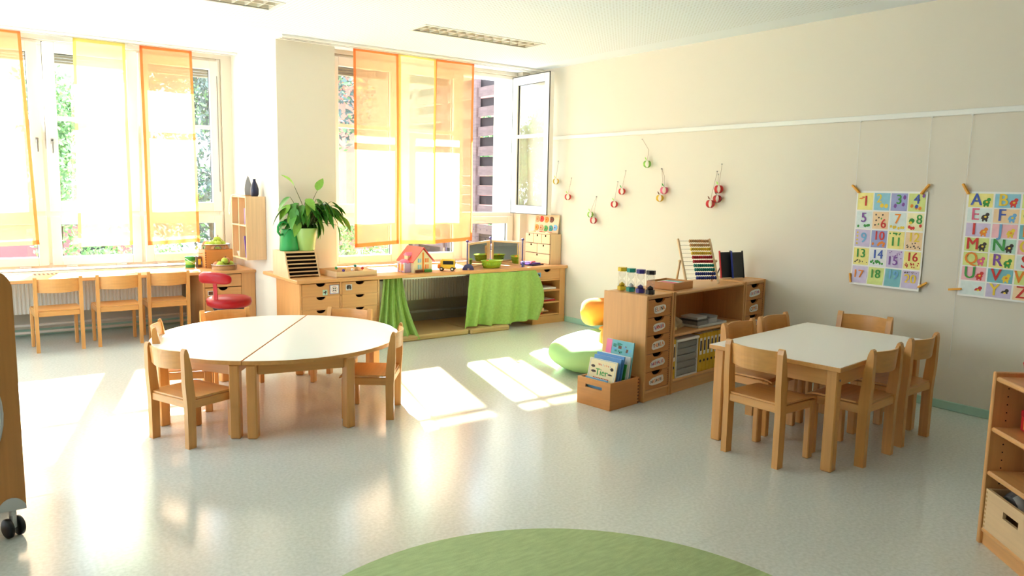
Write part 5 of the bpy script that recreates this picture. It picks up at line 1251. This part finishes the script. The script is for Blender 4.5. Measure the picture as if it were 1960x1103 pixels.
whl = MB().lathe([(0.001, -0.010), (0.036, -0.010), (0.042, -0.006), (0.042, 0.006), (0.036, 0.010), (0.001, 0.010)], 22, M=RY(rad(90))).mesh('wheel', 'black_plastic')
for (x, y) in ((-0.05, 0.012), (-0.85, 0.012), (-0.07, 0.45), (-0.87, 0.45)):
    f = MB().box(-0.010, 0.010, -0.014, 0.014, 0.040, 0.10, c=0.003).cyl((0, 0, 0.085), (0, 0, 0.118), 0.014).build('caster_fork', 'grey_light', wc, (x, y, 0), (0, 0, rad(25)))
    put('wheel', whl, f, (-0.022, 0, 0.042)); put('wheel', whl, f, (0.022, 0, 0.042))
pl_ = MB().prism([(-0.10, 0.118), (0.0, 0.118), (0.0, 0.135)]+[(-0.05+0.05*math.cos(PI*k/10), 0.118+0.055*math.sin(PI*k/10)) for k in range(2, 9)]+[(-0.10, 0.125)], 0, 0.004, M=RX(rad(90))).build('corner_plate', 'grey_light', wc)

# ------------------------------------------------------------------ posters on the right wall (local x = to the viewer's right, local -y = into the room)
def wall_frame(name, label, cat, y, z, group=None, x=XR-0.004):
    return thing(name, label, cat, (x, y, z), rad(-90), group)
INK = ['ink_red', 'ink_yellow', 'ink_green', 'ink_blue', 'ink_purple', 'ink_orange', 'ink_sky', 'ink_dark', 'ink_pink']
CEL = ['c_yellow', 'c_blue', 'c_lilac', 'c_mint', 'c_pale', 'c_peach', 'c_lime', 'c_pink', 'c_teal', 'c_cream', 'c_indigo', 'c_white']
def poster(label, y_left, y_right, z0, z1, cols_, rows_, items, bow):
    w = y_left-y_right; h = z1-z0
    t = wall_frame('paper_poster', label, 'poster', (y_left+y_right)/2, (z0+z1)/2)
    curl = lambda z: -0.006-bow*max(0.0, (-z/h-0.25))**2
    MB().grid(lambda u, v: ((u-0.5)*w, curl((v-0.5)*h), (v-0.5)*h), 4, 20).build('sheet', 'paper', t)
    cw_2 = w*0.975/cols_; rh = h*0.975/rows_
    q = random.Random(len(items))
    for k, (txt, cell, ink, dx, dz, sz, blobs) in enumerate(items):
        i, j = k % cols_, k // cols_
        cx = (i-(cols_-1)/2)*cw_2; cz = ((rows_-1)/2-j)*rh
        a, b_ = cw_2*0.465, rh*0.46
        co = MB().grid(lambda u, v: (cx+(2*u-1)*a, curl(cz+(2*v-1)*b_)-0.0010, cz+(2*v-1)*b_), 1, 3).build('printed_square', cell, t)
        yy = curl(cz)-0.0035
        if txt:
            lm_ = MB(); letters(lm_, txt, cx+dx*cw_2, cz+dz*rh, yy, sz*min(rh, cw_2), wide=0.92); lm_.build('printed_letter' if txt.isalpha() else 'printed_number', ink, co)
        if blobs:
            pm = MB(); inks = sorted({b5[4] for b5 in blobs})
            for (bx_, bz_, r1, r2, bi) in blobs:
                n_ = 9; e_ = q.uniform(0, 0.3)
                pm.add([(cx+bx_*cw_2+r1*cw_2*math.cos(2*PI*s/n_)*(1+e_*math.sin(3*s)), curl(cz)-0.0018-0.00005*len(pm.f), cz+bz_*rh+r2*rh*math.sin(2*PI*s/n_)) for s in range(n_)], [list(range(n_))], inks.index(bi))
            pm.build('printed_picture', inks, co)
    return t
def scat(n, ink, seed, z=-0.28, r=0.035, w=0.36, hgt=0.10):
    q = random.Random(seed); return [(q.uniform(-w, w), z+q.uniform(-hgt, hgt), r, r*1.1, ink) for _ in range(n)]
numbers = [
    ('1', 'c_yellow', 'ink_red', 0.05, 0.0, 0.85, [(-0.25, 0.15, 0.14, 0.04, 'ink_orange'), (-0.12, 0.22, 0.10, 0.03, 'ink_red')]),
    ('2', 'c_blue', 'ink_yellow', -0.15, 0.15, 0.7, [(0.02, -0.2, 0.12, 0.12, 'ink_yellow'), (0.27, -0.22, 0.12, 0.12, 'ink_yellow')]),
    ('3', 'c_indigo', 'ink_green', 0.0, 0.12, 0.75, [(0.3, 0.25, 0.09, 0.12, 'ink_purple'), (-0.2, -0.2, 0.09, 0.12, 'ink_purple'), (0.25, -0.12, 0.09, 0.10, 'ink_purple')]),
    ('4', 'c_lime', 'ink_blue', 0.0, 0.15, 0.75, scat(3, 'ink_orange', 1, -0.25, 0.09)+[(0.0, -0.2, 0.10, 0.10, 'ink_blue'), (0.35, 0.35, 0.08, 0.10, 'ink_purple')]),
    ('5', 'c_pale', 'ink_purple', 0.0, 0.10, 0.8, scat(5, 'ink_green', 2, -0.32, 0.07, 0.36, 0.04)),
    ('6', 'c_peach', 'ink_red', 0.2, -0.18, 0.75, [(-0.28, 0.3, 0.05, 0.05, 'ink_dark'), (-0.25, 0.0, 0.05, 0.05, 'ink_dark'), (-0.1, 0.15, 0.05, 0.05, 'ink_dark'), (0.12, 0.3, 0.05, 0.05, 'ink_dark'), (-0.3, -0.25, 0.05, 0.05, 'ink_dark'), (-0.1, -0.2, 0.04, 0.05, 'ink_green'), (0.05, 0.1, 0.04, 0.06, 'ink_green')]),
    ('7', 'c_pale', 'ink_orange', 0.0, 0.10, 0.8, scat(7, 'ink_yellow', 3, -0.32, 0.07, 0.36, 0.05)),
    ('8', 'c_cream', 'ink_green', 0.22, 0.12, 0.75, scat(4, 'ink_red', 4, -0.25, 0.08)+[(-0.2, 0.05, 0.16, 0.14, 'ink_green'), (-0.25, -0.05, 0.10, 0.08, 'ink_yellow')]),
    ('9', 'c_lilac', 'ink_sky', 0.08, 0.0, 0.85, [(-0.32, z_, 0.06, 0.05, 'ink_yellow') for z_ in (-0.3, -0.1, 0.1, 0.3)]),
    ('10', 'c_indigo', 'ink_red', 0.0, 0.16, 0.72, scat(8, 'ink_orange', 5, -0.26, 0.07)),
    ('11', 'c_yellow', 'ink_green', 0.0, -0.1, 0.72, scat(8, 'ink_green', 6, 0.32, 0.04, 0.36, 0.06)),
    ('12', 'c_peach', 'ink_yellow', 0.0, 0.18, 0.72, scat(12, 'ink_dark', 7, -0.22, 0.035, 0.38, 0.14)),
    ('13', 'c_yellow', 'ink_green', -0.05, 0.15, 0.72, scat(12, 'ink_dark', 8, -0.28, 0.03, 0.38, 0.07)),
    ('14', 'c_white', 'ink_blue', 0.0, 0.16, 0.72, scat(12, 'ink_green', 9, -0.25, 0.06, 0.38, 0.08)),
    ('15', 'c_lilac', 'ink_purple', -0.1, -0.12, 0.72, scat(14, 'ink_purple', 10, 0.22, 0.03, 0.38, 0.18)),
    ('16', 'c_yellow', 'ink_red', 0.0, 0.16, 0.72, scat(16, 'ink_red', 11, -0.24, 0.035, 0.38, 0.12)),
    ('17', 'c_lilac', 'ink_orange', -0.08, 0.0, 0.72, []),
    ('18', 'c_lime', 'ink_green', -0.05, 0.1, 0.72, scat(14, 'ink_green', 12, -0.3, 0.03, 0.38, 0.06)),
    ('19', 'c_teal', 'ink_sky', 0.0, 0.14, 0.72, scat(18, 'ink_green', 13, -0.25, 0.03, 0.4, 0.14)),
    ('20', 'c_lilac', 'ink_yellow', 0.0, 0.0, 0.75, scat(14, 'ink_dark', 14, 0.36, 0.022, 0.4, 0.04))]
poster('numbers poster with twenty coloured squares from 1 to 20', 3.178, 2.650, 0.815, 1.530, 4, 5, numbers, 0.25)
al = [('A', 'c_yellow', 'ink_blue', 'ink_green'), ('B', 'c_blue', 'ink_yellow', 'ink_red'), ('C', 'c_lime', 'ink_purple', 'ink_orange'), ('D', 'c_pink', 'ink_green', 'ink_sky'),
      ('E', 'c_pale', 'ink_pink', 'ink_dark'), ('F', 'c_peach', 'ink_blue', 'ink_sky'), ('G', 'c_yellow', 'ink_green', 'ink_dark'), ('H', 'c_blue', 'ink_red', 'ink_yellow'),
      ('I', 'c_lilac', 'ink_red', 'ink_orange'), ('J', 'c_pink', 'ink_sky', 'ink_yellow'), ('K', 'c_teal', 'ink_orange', 'ink_green'), ('L', 'c_cream', 'ink_purple', 'ink_orange'),
      ('M', 'c_lime', 'ink_red', 'ink_dark'), ('N', 'c_mint', 'ink_green', 'ink_dark'), ('O', 'c_pink', 'ink_yellow', 'ink_dark'), ('P', 'c_yellow', 'ink_blue', 'ink_red'),
      ('Q', 'c_lime', 'ink_orange', 'ink_pink'), ('R', 'c_yellow', 'ink_purple', 'ink_green'), ('S', 'c_pale', 'ink_red', 'ink_yellow'), ('T', 'c_peach', 'ink_green', 'ink_dark'),
      ('U', 'c_pink', 'ink_green', 'ink_red'), ('V', 'c_teal', 'ink_red', 'ink_yellow'), ('W', 'c_lime', 'ink_orange', 'ink_sky'), ('X', 'c_blue', 'ink_purple', 'ink_red'),
      ('', 'c_pale', 'ink_purple', 'ink_red'), ('Y', 'c_lilac', 'ink_yellow', 'ink_dark'), ('Z', 'c_peach', 'ink_red', 'ink_dark'), ('', 'c_lime', 'ink_blue', 'ink_orange')]
poster('alphabet poster with coloured letters, cut by the right edge of the photo', 2.390, 1.72, 0.822, 1.536, 4, 7,
       [(a, b_, c_, -0.15, 0.02, 1.15, [(0.22, -0.14, 0.14, 0.20, d_), (0.31, 0.06, 0.08, 0.13, d_), (0.16, -0.33, 0.04, 0.10, d_), (0.29, -0.33, 0.04, 0.10, d_), (0.24, -0.10, 0.05, 0.07, 'ink_yellow' if d_ != 'ink_yellow' else 'ink_orange')]) for a, b_, c_, d_ in al], 0.12)
def peg(label, p0, p1):
    """p = (y, z) on the wall; p1 is the gripping end"""
    t = thing('clothes_peg', label, 'clothes peg', (XR-0.020, (p0[0]+p1[0])/2, (p0[1]+p1[1])/2), 0, 'orange clothes pegs on the posters')
    d = Vector((p1[0]-p0[0], p1[1]-p0[1])); L = max(d.length, 0.07); ang = math.atan2(d.y, d.x)
    M = RX(ang)
    B(-0.012, -0.004, -L/2, L/2, -0.007, 0.007, c=0.002, M=M @ RZ(rad(3))).build('jaw', 'peg', t); B(0.002, 0.010, -L/2, L/2, -0.007, 0.007, c=0.002, M=M @ RZ(rad(-3))).build('jaw', 'peg', t)
    MB().cyl((-0.012, L*0.08, 0), (0.010, L*0.08, 0), 0.005, n=8, M=M).build('spring', 'steel', t)
peg('orange clothes peg at the top left corner of the numbers poster', (3.215, 1.572), (3.154, 1.515))
peg('orange clothes peg at the top right corner of the numbers poster', (2.640, 1.582), (2.692, 1.513))
peg('orange clothes peg at the bottom left corner of the numbers poster', (3.180, 0.896), (3.165, 0.825))
peg('orange clothes peg at the bottom right corner of the numbers poster', (2.600, 0.884), (2.655, 0.846))
peg('orange clothes peg at the top left corner of the alphabet poster', (2.418, 1.587), (2.375, 1.519))
peg('orange clothes peg at the bottom left corner of the alphabet poster', (2.447, 0.855), (2.362, 0.869))
for k, (y, z0, lb) in enumerate(((3.19, 1.50, 'left nylon line from the rail to the numbers poster'), (2.665, 1.50, 'right nylon line from the rail to the numbers poster'), (2.40, 0.30, 'nylon line hanging from the rail past the alphabet poster'))):
    t = thing('nylon_line', lb, 'line', (XR-0.012, y, z0), 0, 'nylon lines on the rail')
    MB().tube([(0, 0, 0), (0, 0.004, (2.07-z0)/2), (0, 0, 2.07-z0)], 0.0012, 5).build('thread', 'white', t); MB().box(-0.008, 0.004, -0.008, 0.008, 2.045-z0, 2.075-z0, c=0.002).build('hook', 'rail_white', t)

# ------------------------------------------------------------------ paper apples on the wall
def paper_apple(label, y, z, top, mm, leafm='lime', r=0.036, bend=None, turn=0.0):
    t = thing('paper_apple', label, 'paper apple', (XR-0.048, y, z), rad(turn), 'paper apples hung on the wall')
    for a in (12, 50, 88):
        M = RZ(rad(a))
        def f(u, v):
            ph_ = 2*PI*u; rr = r*(1-0.18*math.exp(-((ph_-PI/2)/0.45)**2))*(1.0 if v < 0.5 else 0.995)
            return tuple(M @ Vector((0.026*(v-0.5), rr*math.cos(ph_)*1.02, rr*math.sin(ph_))))
        MB().grid(f, 28, 2).build('paper_strip', mm, t)
    MB().grid(lambda u, v: (0.0, 0.006+0.03*v, r+0.002+0.026*v+0.011*(2*u-1)*math.sin(PI*min(1, v+0.03))), 4, 6).build('paper_leaf', leafm, t)
    ty, tz = top; pts = [(0, 0, r*0.8)]
    if bend: pts.append((0.02, bend[0]-y, bend[1]-z))
    pts.append((0.043, ty-y, tz-z))
    MB().tube(pts, 0.0014, 5).build('string', 'string', t)
    MB().cyl((0.032, ty-y, tz-z), (0.048, ty-y, tz-z), 0.003, n=8).build('nail', 'grey_metal', t)
paper_apple('yellow paper apple hung beside the open casement', 6.746, 1.587, (6.762, 1.812), 'yellow', 'yellow', 0.034)
paper_apple('red paper apple, leftmost red one below the rail', 6.530, 1.415, (6.524, 1.624), 'red', 'lime', 0.034)
paper_apple('red paper apple with a green leaf, hanging lowest', 6.099, 1.173, (6.105, 1.429), 'red', 'lime', 0.036)
paper_apple('green paper apple tucked behind the lowest red one', 6.150, 1.235, (6.110, 1.425), 'lime', 'lime', 0.032)
paper_apple('red paper apple with pale leaf, left of a close pair', 5.788, 1.355, (5.791, 1.586), 'red', 'lime', 0.035)
paper_apple('narrow red paper apple with two leaves, right of a close pair', 5.683, 1.489, (5.680, 1.698), 'red', 'ink_green', 0.034)
paper_apple('green paper apple, highest on the wall', 5.347, 1.761, (5.465, 2.007), 'lime', 'lime', 0.037, (5.352, 1.898))
paper_apple('pale red paper apple above the yellow one', 5.109, 1.507, (5.191, 1.717), 'ink_pink', 'ink_green', 0.037, (5.132, 1.641))
paper_apple('yellow paper apple below the pale red one', 5.160, 1.431, (5.191, 1.710), 'yellow', 'brown', 0.034, (5.15, 1.60))
paper_apple('red paper apple, upper one of the cluster of three', 4.459, 1.527, (4.471, 1.749), 'red', 'lime', 0.038)
paper_apple('dark red paper apple at the back of the cluster of three', 4.470, 1.440, (4.505, 1.66), 'red_deep', 'brown', 0.036)
paper_apple('red paper apple, lowest of the cluster of three', 4.545, 1.394, (4.519, 1.685), 'red', 'brown', 0.038)
